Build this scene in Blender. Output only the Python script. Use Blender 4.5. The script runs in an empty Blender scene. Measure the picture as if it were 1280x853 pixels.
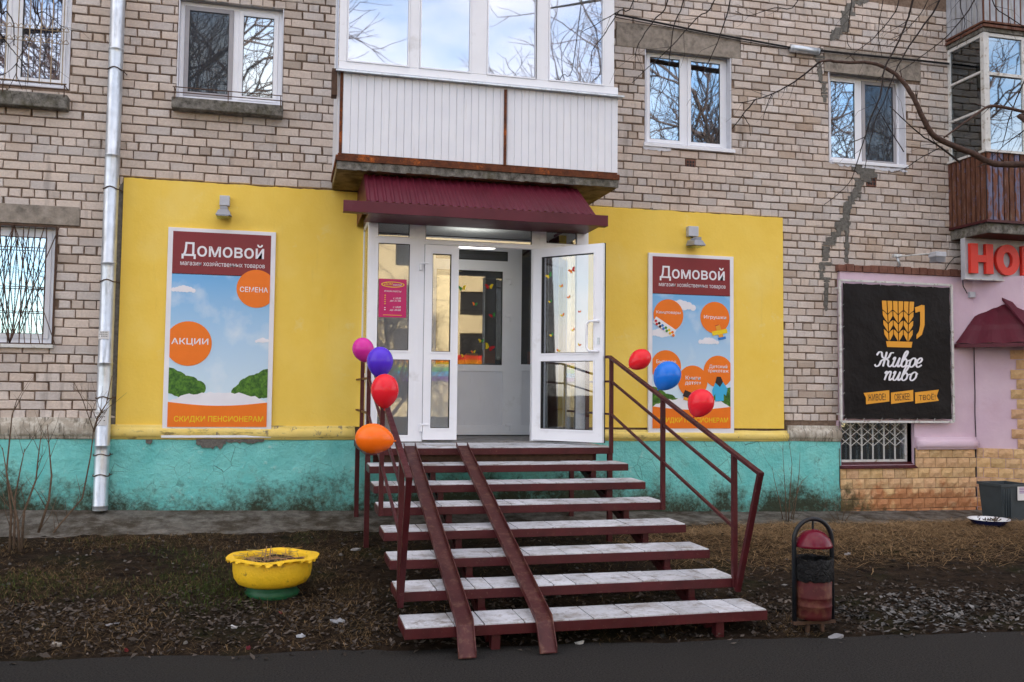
import bpy, bmesh, math, random
from mathutils import Vector, Matrix, noise
R = random.Random(7)
rad = math.radians
sc = bpy.context.scene
COL = sc.collection

# ------------------------------------------------------------------ camera, world, sun, exposure
FPX, YAW, PIT, ROL, CD, CH = 1137.0, 0.24301, 0.05562, -0.01046, 10.896, 1.7317
def cam_axes():
    def w(v):
        c, s = math.cos(ROL), math.sin(ROL); v = (c*v[0]+s*v[2], v[1], -s*v[0]+c*v[2])
        c, s = math.cos(PIT), math.sin(PIT); v = (v[0], c*v[1]-s*v[2], s*v[1]+c*v[2])
        c, s = math.cos(YAW), math.sin(YAW); return Vector((c*v[0]+s*v[1], -s*v[0]+c*v[1], v[2]))
    return w((1,0,0)), w((0,1,0)), w((0,0,1))
AX, AF, AU = cam_axes()
EYE = Vector((0, -CD, CH))
cam_d = bpy.data.cameras.new('camera'); cam = bpy.data.objects.new('camera', cam_d); COL.objects.link(cam)
cam_d.sensor_width = 36; cam_d.lens = FPX*36/1280; cam_d.clip_start = 0.05; cam_d.clip_end = 2000
m = Matrix((AX, AU, -AF)).transposed().to_4x4(); m.translation = EYE; cam.matrix_world = m
sc.camera = cam
sc.render.resolution_x, sc.render.resolution_y = 1024, 682
sc.render.engine = 'CYCLES'
sc.view_settings.view_transform = 'Standard'; sc.view_settings.look = 'None'
sc.view_settings.exposure = 1.85; sc.view_settings.gamma = 1.0

SUN_EL, SUN_ROT = rad(30), rad(12)
world = bpy.data.worlds.new('World'); sc.world = world; world.use_nodes = True
nt = world.node_tree; nt.nodes.clear()
wo = nt.nodes.new('ShaderNodeOutputWorld'); bg = nt.nodes.new('ShaderNodeBackground'); bg.inputs[1].default_value = 0.12
sky = nt.nodes.new('ShaderNodeTexSky'); sky.sky_type = 'NISHITA'; sky.sun_disc = False
sky.sun_elevation = SUN_EL; sky.sun_rotation = SUN_ROT
tc = nt.nodes.new('ShaderNodeTexCoord'); mp = nt.nodes.new('ShaderNodeMapping'); mp.inputs['Scale'].default_value = (1, 1, 2.6)
cn = nt.nodes.new('ShaderNodeTexNoise'); cn.inputs['Scale'].default_value = 2.1; cn.inputs['Detail'].default_value = 8; cn.inputs['Roughness'].default_value = .6
cr = nt.nodes.new('ShaderNodeMapRange'); cr.inputs['From Min'].default_value = .36; cr.inputs['From Max'].default_value = .64
mx = nt.nodes.new('ShaderNodeMix'); mx.data_type = 'RGBA'; mx.inputs[7].default_value = (6.3, 5.7, 5.45, 1)
L = nt.links.new
L(tc.outputs['Generated'], mp.inputs[0]); L(mp.outputs[0], cn.inputs['Vector']); L(cn.outputs[0], cr.inputs[0])
L(cr.outputs[0], mx.inputs[0]); L(sky.outputs[0], mx.inputs[6]); L(mx.outputs[2], bg.inputs[0]); L(bg.outputs[0], wo.inputs[0])
sun_d = bpy.data.lights.new('sun', 'SUN'); sun_d.energy = 3.0; sun_d.angle = rad(.5); sun_d.color = (1, .93, .82)
sun = bpy.data.objects.new('sun', sun_d); COL.objects.link(sun)
sdir = Vector((math.sin(SUN_ROT)*math.cos(SUN_EL), math.cos(SUN_ROT)*math.cos(SUN_EL), math.sin(SUN_EL)))
sun.rotation_euler = sdir.to_track_quat('Z', 'Y').to_euler()

# ------------------------------------------------------------------ points on real planes of the place
def ray(px, py):
    return AX*((px-640)/FPX) + AF + AU*(-(py-426.5)/FPX)
def onY(px, py, Y=0.0):
    v = ray(px, py); return EYE + v*((Y-EYE.y)/v.y)
def onZ(px, py, Z=0.0):
    v = ray(px, py); return EYE + v*((Z-EYE.z)/v.z)
def onX(px, py, X=0.0):
    v = ray(px, py); return EYE + v*((X-EYE.x)/v.x)
def rectY(x0, y0, x1, y1, Y=0.0):
    """upright rectangle on the plane Y: X0, Z0, X1, Z1 (metres)"""
    a, b, c, d = onY(x0, y0, Y), onY(x1, y0, Y), onY(x0, y1, Y), onY(x1, y1, Y)
    return (a.x+c.x)/2, (c.z+d.z)/2, (b.x+d.x)/2, (a.z+b.z)/2

# ------------------------------------------------------------------ materials
class N:
    def __init__(s, name):
        s.m = bpy.data.materials.new(name); s.m.use_nodes = True; s.t = s.m.node_tree; s.t.nodes.clear()
        s.out = s.t.nodes.new('ShaderNodeOutputMaterial'); s.p = s.t.nodes.new('ShaderNodeBsdfPrincipled')
        s.t.links.new(s.p.outputs[0], s.out.inputs[0]); s.p.inputs['Specular IOR Level'].default_value = .3
        s.geo = s.t.nodes.new('ShaderNodeNewGeometry'); s.pos = s.geo.outputs['Position']
    def n(s, typ, **k):
        o = s.t.nodes.new(typ)
        for a, b in k.items(): setattr(o, a, b)
        return o
    def l(s, a, b): s.t.links.new(a, b)
    def noise(s, scale, detail=4, rough=.55, vec=None, stretch=None, dist=0):
        t = s.n('ShaderNodeTexNoise'); t.inputs['Scale'].default_value = scale; t.inputs['Detail'].default_value = detail
        t.inputs['Roughness'].default_value = rough; t.inputs['Distortion'].default_value = dist
        v = vec or s.pos
        if stretch:
            mp = s.n('ShaderNodeMapping'); mp.inputs['Scale'].default_value = stretch; s.l(v, mp.inputs[0]); v = mp.outputs[0]
        s.l(v, t.inputs['Vector']); return t.outputs[0]
    def rng(s, v, a, b, c=0, d=1):
        t = s.n('ShaderNodeMapRange'); t.inputs[1].default_value = a; t.inputs[2].default_value = b
        t.inputs[3].default_value = c; t.inputs[4].default_value = d; s.l(v, t.inputs[0]); return t.outputs[0]
    def mul(s, a, b, op='MULTIPLY'):
        t = s.n('ShaderNodeMath', operation=op)
        for i, v in enumerate((a, b)):
            if isinstance(v, (int, float)): t.inputs[i].default_value = v
            else: s.l(v, t.inputs[i])
        return t.outputs[0]
    def mix(s, f, a, b, mode='MIX'):
        t = s.n('ShaderNodeMix', data_type='RGBA', blend_type=mode)
        for i, v in ((0, f), (6, a), (7, b)):
            if isinstance(v, (int, float)): t.inputs[i].default_value = v
            elif isinstance(v, tuple): t.inputs[i].default_value = (*v[:3], 1)
            else: s.l(v, t.inputs[i])
        return t.outputs[2]
    def sep(s, i):
        t = s.n('ShaderNodeSeparateXYZ'); s.l(s.pos, t.inputs[0]); return t.outputs[i]
    def bump(s, h, strength=.3, dist=.01):
        t = s.n('ShaderNodeBump'); t.inputs['Strength'].default_value = strength; t.inputs['Distance'].default_value = dist
        s.l(h, t.inputs['Height'])
        if s.p.inputs['Normal'].links: s.l(s.p.inputs['Normal'].links[0].from_socket, t.inputs['Normal'])
        s.l(t.outputs[0], s.p.inputs['Normal']); return s
    def col(s, c):
        if isinstance(c, tuple): s.p.inputs['Base Color'].default_value = (*c[:3], 1)
        else: s.l(c, s.p.inputs['Base Color'])
        return s
    def rough(s, r):
        if isinstance(r, (int, float)): s.p.inputs['Roughness'].default_value = r
        else: s.l(r, s.p.inputs['Roughness'])
        return s
    def metal(s, v): s.p.inputs['Metallic'].default_value = v; return s

def basic(name, c, rough=.5, var=.12, scale=9, bump=.15, bscale=60, bdist=.003, metal=0, dirt=None, dscale=3, dlo=.5, dhi=.75, dstretch=None):
    n = N(name); a = tuple(x*(1-var) for x in c); b = tuple(min(1, x*(1+var)) for x in c)
    k = n.mix(n.rng(n.noise(scale), .3, .7), a, b)
    if dirt: k = n.mix(n.rng(n.noise(dscale, 7, .65, stretch=dstretch), dlo, dhi), k, dirt)
    n.col(k).rough(rough).metal(metal)
    if bump: n.bump(n.noise(bscale, 5), bump, bdist)
    return n.m

M = {}
# silicate brick, tint per brick in a mesh attribute
n = N('silicate_brick'); at = n.n('ShaderNodeAttribute', attribute_name='tint')
k = n.mix(1.0, (.64, .57, .52), at.outputs['Color'], 'MULTIPLY')
k = n.mix(n.rng(n.noise(45, 6, .7), .35, .75, 0, .35), k, (.25, .19, .15))
k = n.mix(n.rng(n.noise(1.1, 5, .6), .50, .72, 0, .45), k, (.34, .22, .15))
k = n.mix(n.rng(n.noise(2.2, 5, .6, stretch=(3, 3, .4)), .58, .75, 0, .5), k, (.14, .115, .10))
n.col(k).rough(.9).bump(n.noise(70, 8, .7), .6, .006); M['brick'] = n.m
n = N('mortar'); k = n.mix(n.rng(n.noise(25, 6), .3, .7), (.14, .10, .075), (.28, .205, .155))
k = n.mix(n.rng(n.noise(1.3, 4), .5, .7, 0, .6), k, (.09, .055, .035))
n.col(k).rough(.95).bump(n.noise(90, 6), .8, .008); M['mortar'] = n.m
n = N('cement_patch'); k = n.mix(n.rng(n.noise(30, 6), .3, .7), (.10, .095, .085), (.20, .19, .17))
n.col(k).rough(.95).bump(n.noise(60, 8, .7), 1, .01); M['cement'] = n.m
n = N('concrete'); k = n.mix(n.rng(n.noise(12, 8, .65), .3, .7), (.20, .175, .145), (.38, .33, .28))
k = n.mix(n.rng(n.noise(5, 8, .7), .52, .68, 0, .8), k, (.085, .075, .06))
n.col(k).rough(.92).bump(n.noise(40, 9, .7), .7, .008); M['concrete'] = n.m
n = N('dark_mossy_concrete'); k = n.mix(n.rng(n.noise(14, 8, .7), .35, .65), (.06, .055, .045), (.26, .245, .22))
k = n.mix(n.rng(n.noise(6, 5), .5, .7, 0, .6), k, (.075, .07, .03))
n.col(k).rough(.95).bump(n.noise(35, 9, .75), 1, .012); M['oldconc'] = n.m
n = N('yellow_plaster'); k = n.mix(n.rng(n.noise(1.6, 6, .6), .3, .7), (.86, .585, .085), (.91, .655, .13))
k = n.mix(n.rng(n.noise(3.5, 7, .7), .60, .80, 0, .6), k, (.86, .74, .36))
k = n.mix(n.rng(n.noise(150, 2), .74, .80, 0, .6), k, (.30, .22, .08))
k = n.mix(n.rng(n.noise(2.5, 8, .7, stretch=(3.5, 3.5, .35)), .60, .78, 0, .35), k, (.55, .40, .12)); k = n.mix(n.rng(n.noise(1.1, 4, .5), .55, .7, 0, .30), k, (.93, .76, .28))
n.col(k).rough(.8).bump(n.noise(35, 8, .65), .35, .006).bump(n.noise(3, 3), .4, .02); M['yellow'] = n.m
n = N('yellow_moulding_paint'); z = n.sep(2)
k = n.mix(n.rng(n.noise(5, 6, .6), .3, .7), (.76, .57, .14), (.82, .65, .22))
k = n.mix(n.rng(n.noise(9, 8, .75, stretch=(1, 1, .5)), .60, .66), k, (.24, .20, .14))
k = n.mix(n.rng(n.noise(4, 7, .7, stretch=(1, 1, 3)), .56, .66, 0, .8), k, (.17, .13, .06))
n.col(k).rough(.75).bump(n.noise(12, 8, .65), .6, .012); M['ymould'] = n.m
n = N('flaking_white_moulding_paint')
k = n.mix(n.rng(n.noise(8, 8, .7), .42, .56), (.56, .53, .46), (.36, .32, .26))
k = n.mix(n.rng(n.noise(14, 6, .6, stretch=(2.5, 1, .35)), .52, .66, 0, .9), k, (.10, .085, .06))
n.col(k).rough(.85).bump(n.noise(16, 8, .7), .8, .012); M['wmould'] = n.m
# turquoise plinth with mould creeping up from the ground
n = N('turquoise_plaster'); z = n.sep(2)
k = n.mix(n.rng(n.noise(3, 7, .6), .3, .7), (.14, .52, .50), (.25, .68, .64))
k = n.mix(n.rng(n.noise(7, 8, .7), .60, .70, 0, .7), k, (.42, .68, .64))
hgt = n.mul(n.rng(z, .28, 1.0, .30, -.26), n.rng(n.noise(.9, 3, .5), .35, .65, -.16, .12), 'ADD')
m1 = n.rng(n.mul(n.noise(6, 10, .78), hgt, 'ADD'), .42, .74)
m2 = n.rng(n.mul(n.mul(n.noise(17, 10, .8), hgt, 'ADD'), n.rng(n.noise(3, 4), .3, .7, -.10, .10), 'ADD'), .48, .74, 0, .93)
k = n.mix(n.mul(m1, .75), k, (.11, .16, .115)); k = n.mix(m2, k, (.035, .035, .02))
vc = n.n('ShaderNodeTexVoronoi', feature='DISTANCE_TO_EDGE'); vc.inputs['Scale'].default_value = 5
dv = n.n('ShaderNodeMapping'); wv = n.mix(.12, n.pos, n.n('ShaderNodeTexNoise').outputs[1]); n.l(n.pos, dv.inputs[0]); n.l(n.pos, vc.inputs['Vector'])
k = n.mix(n.mul(n.rng(vc.outputs[0], 0, .012, 1, 0), n.rng(n.noise(1.5), .5, .6)), k, (.05, .07, .05))
n.col(k).rough(.85).bump(n.noise(14, 8, .65), .9, .03).bump(n.noise(60, 5), .5, .008); M['turq'] = n.m
n = N('lilac_plaster'); k = n.mix(n.rng(n.noise(2.5, 7, .6), .3, .7), (.62, .46, .565), (.70, .55, .64))
k = n.mix(n.rng(n.noise(2, 7, .7), .55, .75, 0, .5), k, (.56, .36, .42))
n.col(k).rough(.8).bump(n.noise(20, 8, .65), .3, .008); M['lilac'] = n.m
# split-faced tan blocks
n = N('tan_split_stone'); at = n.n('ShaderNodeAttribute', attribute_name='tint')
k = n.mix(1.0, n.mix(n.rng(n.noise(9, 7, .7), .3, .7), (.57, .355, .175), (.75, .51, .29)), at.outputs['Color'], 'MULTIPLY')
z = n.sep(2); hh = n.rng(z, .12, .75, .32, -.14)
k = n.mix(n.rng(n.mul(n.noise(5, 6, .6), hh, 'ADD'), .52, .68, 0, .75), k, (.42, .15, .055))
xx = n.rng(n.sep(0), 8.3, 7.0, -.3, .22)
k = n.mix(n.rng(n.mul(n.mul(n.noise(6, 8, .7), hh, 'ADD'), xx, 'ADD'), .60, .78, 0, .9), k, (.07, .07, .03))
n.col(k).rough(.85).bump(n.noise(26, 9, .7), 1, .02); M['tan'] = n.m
M['tan_joint'] = basic('dark_grout', (.10, .075, .055), .95)
n = N('red_brown_brick'); k = n.mix(n.rng(n.noise(6, 7, .7), .35, .65), (.13, .05, .035), (.23, .11, .08))
k = n.mix(n.rng(n.noise(9, 8, .7), .55, .7, 0, .8), k, (.07, .05, .04))
n.col(k).rough(.9).bump(n.noise(50, 7), .7, .008); M['rbrick'] = n.m
M['pvc'] = basic('white_window_plastic', (.83, .85, .90), .32, .03, 3, .04, 20, .002, dirt=(.60, .60, .60), dscale=3, dlo=.60, dhi=.80)
M['pvc_in'] = basic('grey_mosquito_frame', (.36, .35, .37), .5, .05)
M['oldwhite'] = basic('peeling_white_paint', (.62, .62, .60), .6, .08, 12, .4, 50, .004, dirt=(.28, .24, .18), dscale=14, dlo=.55, dhi=.66)
M['whitereveal'] = basic('white_reveal_plaster', (.66, .67, .72), .7, .05, 8, .3, 40, .004)
M['reveal'] = basic('grey_reveal_plaster', (.34, .33, .32), .85, .1, 8, .4, 40, .006)
M['gasket'] = basic('black_rubber_gasket', (.02, .02, .02), .6, 0, bump=0)
M['steel'] = basic('galvanised_steel', (.58, .63, .68), .38, .14, 7, .08, 40, .002, metal=.75, dirt=(.30, .32, .33), dscale=6, dlo=.52, dhi=.72, dstretch=(3, 3, .5))
M['greymetal'] = basic('grey_painted_metal', (.30, .31, .34), .45, .1)
M['palegrey'] = basic('pale_grey_box', (.50, .52, .57), .5, .08)
n = N('maroon_paint'); k = n.mix(n.rng(n.noise(6, 6), .3, .7), (.046, .007, .009), (.075, .011, .014))
k = n.mix(n.rng(n.noise(30, 8, .75), .60, .70, 0, .8), k, (.16, .09, .07))
k = n.mix(n.rng(n.noise(8, 8, .7), .60, .72, 0, .6), k, (.10, .045, .025))
n.col(k).rough(n.rng(n.noise(20), .3, .7, .32, .6)).bump(n.noise(40, 6), .25, .004); M['maroon'] = n.m
n = N('maroon_profiled_sheet'); k = n.mix(n.rng(n.noise(2.5, 6), .3, .7), (.075, .007, .016), (.105, .011, .025))
k = n.mix(n.rng(n.noise(8, 7, .7), .6, .78, 0, .5), k, (.16, .07, .08))
n.col(k).rough(.42); M['sheet'] = n.m
n = N('worn_ramp_steel'); k = n.mix(n.rng(n.noise(6, 6), .3, .7), (.052, .010, .011), (.080, .018, .018))
k = n.mix(n.rng(n.noise(12, 8, .75), .50, .66, 0, .8), k, (.15, .075, .05))
n.col(k).rough(.5).bump(n.noise(40, 6), .3, .004); M['ramp'] = n.m
n = N('rust'); k = n.mix(n.rng(n.noise(12, 8, .75), .35, .65), (.06, .022, .012), (.16, .05, .02))
k = n.mix(n.rng(n.noise(5, 8, .8), .53, .66), k, (.48, .125, .02))
n.col(k).rough(.9).bump(n.noise(50, 7), .6, .006); M['rust'] = n.m
M['darkrust'] = basic('dark_rusty_rod', (.08, .045, .03), .8, .3, 20)
M['tanrod'] = basic('tan_painted_rod', (.34, .27, .19), .7, .2, 20)
n = N('white_profiled_cladding'); k = n.mix(n.rng(n.noise(3, 5), .3, .7), (.72, .74, .80), (.78, .80, .85))
k = n.mix(n.rng(n.noise(7, 6, .6, stretch=(4, 4, .35)), .60, .80, 0, .5), k, (.52, .50, .48))
n.col(k).rough(.4); M['cladding'] = n.m
n = N('peeling_balcony_boards'); k = n.mix(n.rng(n.noise(6, 8, .7, stretch=(3, 3, .6)), .40, .60), (.09, .034, .02), (.16, .07, .042))
k = n.mix(n.rng(n.noise(16, 9, .8, stretch=(1.5, 1.5, .6)), .56, .64, 0, .8), k, (.15, .15, .24))
k = n.mix(n.rng(n.noise(5, 8, .7, stretch=(6, 6, .5)), .58, .70, 0, .8), k, (.30, .25, .20))
n.col(k).rough(.85).bump(n.noise(30, 7, .7, stretch=(6, 6, .6)), .6, .006); M['boards'] = n.m
M['boards2'] = basic('blue_grey_peeled_board', (.15, .15, .23), .85, .15, 9, .5, 30, .006, dirt=(.17, .07, .045), dscale=7, dlo=.46, dhi=.54, dstretch=(2.5, 2.5, .7))
M['greycorr'] = basic('weathered_corrugated_sheet', (.36, .38, .42), .7, .12, 6, .2, 40, .003, dirt=(.20, .17, .09), dscale=5, dlo=.5, dhi=.8, dstretch=(3, 3, .4))
n = N('white_step_tile'); at = n.n('ShaderNodeAttribute', attribute_name='tint')
k = n.mix(1.0, n.mix(n.rng(n.noise(7, 7, .65), .3, .7), (.46, .475, .50), (.66, .68, .72)), at.outputs['Color'], 'MULTIPLY')
k = n.mix(n.rng(n.noise(6, 9, .8), .51, .62, 0, .85), k, (.20, .175, .15))
k = n.mix(n.rng(n.noise(2.2, 5, .6), .55, .68, 0, .6), k, (.24, .21, .18))
k = n.mix(n.rng(n.noise(22, 8, .8), .56, .68, 0, .85), k, (.09, .075, .06))
n.col(k).rough(.55).bump(n.noise(40, 6), .3, .004); M['tile'] = n.m
n = N('grey_platform_tile'); k = n.mix(n.rng(n.noise(8, 8, .7), .35, .65), (.13, .125, .12), (.30, .295, .29)); n.col(k).rough(.6); M['ptile'] = n.m
n = N('asphalt'); k = n.mix(n.rng(n.noise(75, 5, .9), .38, .62), (.008, .0077, .0073), (.050, .047, .044))
k = n.mix(n.rng(n.noise(1.2, 8, .65), .5, .75, 0, .6), k, (.030, .028, .025))
n.col(k).rough(.85).bump(n.noise(220, 4, .8), .8, .008); M['asphalt'] = n.m
n = N('dark_soil'); k = n.mix(n.rng(n.noise(9, 9, .72), .35, .68), (.009, .0062, .0045), (.050, .034, .022))
k = n.mix(n.rng(n.noise(1.4, 6, .6), .52, .68, 0, .55), k, (.016, .022, .006))
k = n.mix(n.rng(n.noise(60, 6, .8), .60, .70, 0, .6), k, (.11, .08, .05))
n.col(k).rough(.95).bump(n.noise(28, 9, .75), 1, .04); M['soil'] = n.m
n = N('pavement_concrete'); k = n.mix(n.rng(n.noise(7, 9, .7), .35, .65), (.070, .062, .052), (.20, .185, .165))
k = n.mix(n.rng(n.noise(2.5, 8, .7), .48, .60, 0, .85), k, (.05, .038, .026)); k = n.mix(n.rng(n.noise(40, 5, .7), .60, .70, 0, .8), k, (.30, .28, .25))
n.col(k).rough(.9).bump(n.noise(25, 9, .72), .9, .02); M['pave'] = n.m
for k_ in ('asphalt', 'soil', 'pave', 'brick', 'mortar', 'turq'): M[k_].node_tree.nodes['Principled BSDF'].inputs['Specular IOR Level'].default_value = .08
M['straw'] = None
def attr_mat(name, rough=.8, mulc=(1, 1, 1)):
    n = N(name); n.p.inputs['Specular IOR Level'].default_value = .1; at = n.n('ShaderNodeAttribute', attribute_name='tint'); n.col(n.mix(1.0, at.outputs['Color'], mulc, 'MULTIPLY')).rough(rough); return n.m
M['straw'] = attr_mat('dry_straw', .85); M['leaf'] = attr_mat('dead_leaf', .8)
M['bark'] = basic('dark_bark', (.075, .045, .035), .9, .4, 25, .5, 60, .004)
M['twigbrown'] = basic('brown_stem', (.11, .075, .05), .9, .35, 25)
M['blacktwig'] = basic('black_twig', (.022, .015, .013), .8, .3, 25)
M['ytire'] = basic('yellow_tyre_paint', (.84, .52, .02), .55, .10, 9, .6, 45, .008, dirt=(.25, .15, .025), dscale=9, dlo=.58, dhi=.70)
M['gtire'] = basic('dark_green_tyre_paint', (.012, .09, .035), .4, .2, 8, .3, 30, .006)
M['pot_soil'] = basic('potting_soil', (.035, .022, .014), .95, .4, 30, 1, 40, .02)
M['blackpaint'] = basic('black_tube_paint', (.012, .014, .018), .35, .2, 20, .3, 60, .003, dirt=(.07, .035, .02), dscale=8, dlo=.6, dhi=.75)
M['binred'] = basic('red_bin_paint', (.058, .005, .006), .68, .25, 8, .3, 50, .004, dirt=(.13, .055, .03), dscale=7, dlo=.46, dhi=.66)
M['lidred'] = basic('crimson_lid_paint', (.12, .006, .018), .22, .08, 8, .1, 50, .002, dirt=(.13, .03, .03), dscale=9, dlo=.6, dhi=.75)
n = N('black_bin_bag'); n.col((.008, .008, .009)).rough(.35).bump(n.noise(22, 6, .6, dist=1.2), 1, .05); M['bag'] = n.m
M['plasticgrey'] = basic('dark_grey_plastic', (.05, .065, .075), .5, .12, 6)
M['enamelblue'] = basic('dark_blue_enamel', (.012, .018, .085), .25, .2)
M['enamelwhite'] = basic('white_enamel', (.70, .72, .74), .25, .05, dirt=(.08, .06, .05), dscale=16, dlo=.56, dhi=.62)
M['paper'] = basic('white_paper', (.70, .70, .70), .8, .05)
M['cable'] = basic('black_cable', (.015, .014, .014), .6, .2)
M['dark'] = basic('dark_room', (.035, .033, .032), .9, .2, bump=0)
M['roomwall'] = basic('shop_wall_paint', (.12, .095, .075), .9, .1, bump=0)
M['interior'] = basic('vestibule_panel', (.82, .81, .78), .6, .05, bump=0)
M['curtain'] = basic('pale_curtain', (.42, .44, .46), .9, .2, 6, .5, 14, .03)
M['bluecurtain'] = basic('blue_curtain', (.10, .20, .38), .9, .2, 4, .5, 14, .03)
M['slabunder'] = basic('stained_slab_underside', (.28, .21, .10), .9, .25, 5, .5, 30, .01, dirt=(.10, .07, .03), dscale=4, dlo=.45, dhi=.65)
def plain(name, c, r=.45): return basic(name, c, r, .04, 5, 0)
PR = dict(maroon=plain('print_maroon', (.22, .025, .035), .3), white=plain('print_white', (.80, .80, .86), .3), orange=plain('print_orange', (.86, .19, .015), .3),
          yellow=plain('print_yellow', (.86, .62, .02), .3), magenta=plain('print_magenta', (.50, .012, .13), .3), amber=plain('print_amber', (.80, .36, .035), .5),
          blackish=basic('black_banner_vinyl', (.012, .011, .012), .42, .2, 2, .6, 2.5, .05), red=plain('sign_red', (.72, .035, .02), .35),
          blue=plain('print_blue', (.03, .20, .60)), green=plain('print_green', (.05, .28, .06)), dkred=plain('print_dark_red', (.55, .02, .03)), purple=plain('print_purple', (.20, .03, .30)),
          cyan=plain('print_cyan', (.05, .45, .75)), dark=plain('print_dark', (.03, .02, .02)))
PR['blackish'].node_tree.nodes['Principled BSDF'].inputs['Specular IOR Level'].default_value = .12; M['bag'].node_tree.nodes['Principled BSDF'].inputs['Specular IOR Level'].default_value = .2
n = N('poster_sky_print'); z = n.sep(2); k = n.mix(n.rng(z, 1.7, 3.0), (.62, .78, .90), (.17, .45, .80))
k = n.mix(n.rng(n.noise(2.6, 5, .5), .52, .72, 0, .6), k, (.82, .88, .94)); n.col(k).rough(.3); PR['sky'] = n.m
n = N('poster_bush_print'); k = n.mix(n.rng(n.noise(22, 6, .7), .40, .62), (.02, .09, .015), (.10, .26, .03)); n.col(k).rough(.3); PR['bush'] = n.m
def glass(name, fac, tint=(.9, .95, 1), wob=.008, ws=1.6, trans=(.85, .88, .9)):
    n = N(name); g = n.n('ShaderNodeBsdfGlossy'); g.inputs['Roughness'].default_value = .015; g.inputs['Color'].default_value = (*tint, 1)
    t = n.n('ShaderNodeBsdfTransparent'); t.inputs['Color'].default_value = (*trans, 1); mxs = n.n('ShaderNodeMixShader')
    lw = n.n('ShaderNodeFresnel'); lw.inputs['IOR'].default_value = 1.5
    f = n.mul(lw.outputs[0], fac, 'ADD'); n.l(f, mxs.inputs[0]); n.l(t.outputs[0], mxs.inputs[1]); n.l(g.outputs[0], mxs.inputs[2])
    b = n.n('ShaderNodeBump'); b.inputs['Strength'].default_value = wob; b.inputs['Distance'].default_value = .1; n.l(n.noise(ws, 2), b.inputs['Height']); n.l(b.outputs[0], g.inputs['Normal'])
    n.l(mxs.outputs[0], n.out.inputs[0]); return n.m
n = N('mosquito_net'); tr_ = n.n('ShaderNodeBsdfTransparent'); ms_ = n.n('ShaderNodeMixShader'); ms_.inputs[0].default_value = .42; n.col((.05, .055, .065)).rough(.9); n.l(tr_.outputs[0], ms_.inputs[1]); n.l(n.p.outputs[0], ms_.inputs[2]); n.l(ms_.outputs[0], n.out.inputs[0]); M['net'] = n.m
M['glass'] = glass('window_glass', .36, (.80, .93, 1.0))
M['glassb'] = glass('balcony_glass', .34, (.88, .92, 1))
M['glassdoor'] = glass('door_glass', .10, (1, 1, 1), .003)
M['glassold'] = glass('old_balcony_glass', .14, (.85, .95, 1), .05)
def emit(name, c, s):
    n = N(name); e = n.n('ShaderNodeEmission'); e.inputs[0].default_value = (*c, 1); e.inputs[1].default_value = s; n.l(e.outputs[0], n.out.inputs[0]); return n.m
M['lamp'] = emit('lit_lamp', (1, .97, .9), 2.2)
def balloon_mat(name, c):
    n = N(name); n.col(c).rough(.22); n.p.inputs['Subsurface Weight'].default_value = .15; n.p.inputs['Subsurface Scale'].default_value = .05
    n.p.inputs['Subsurface Radius'].default_value = (1, .3, .3); return n.m

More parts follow.
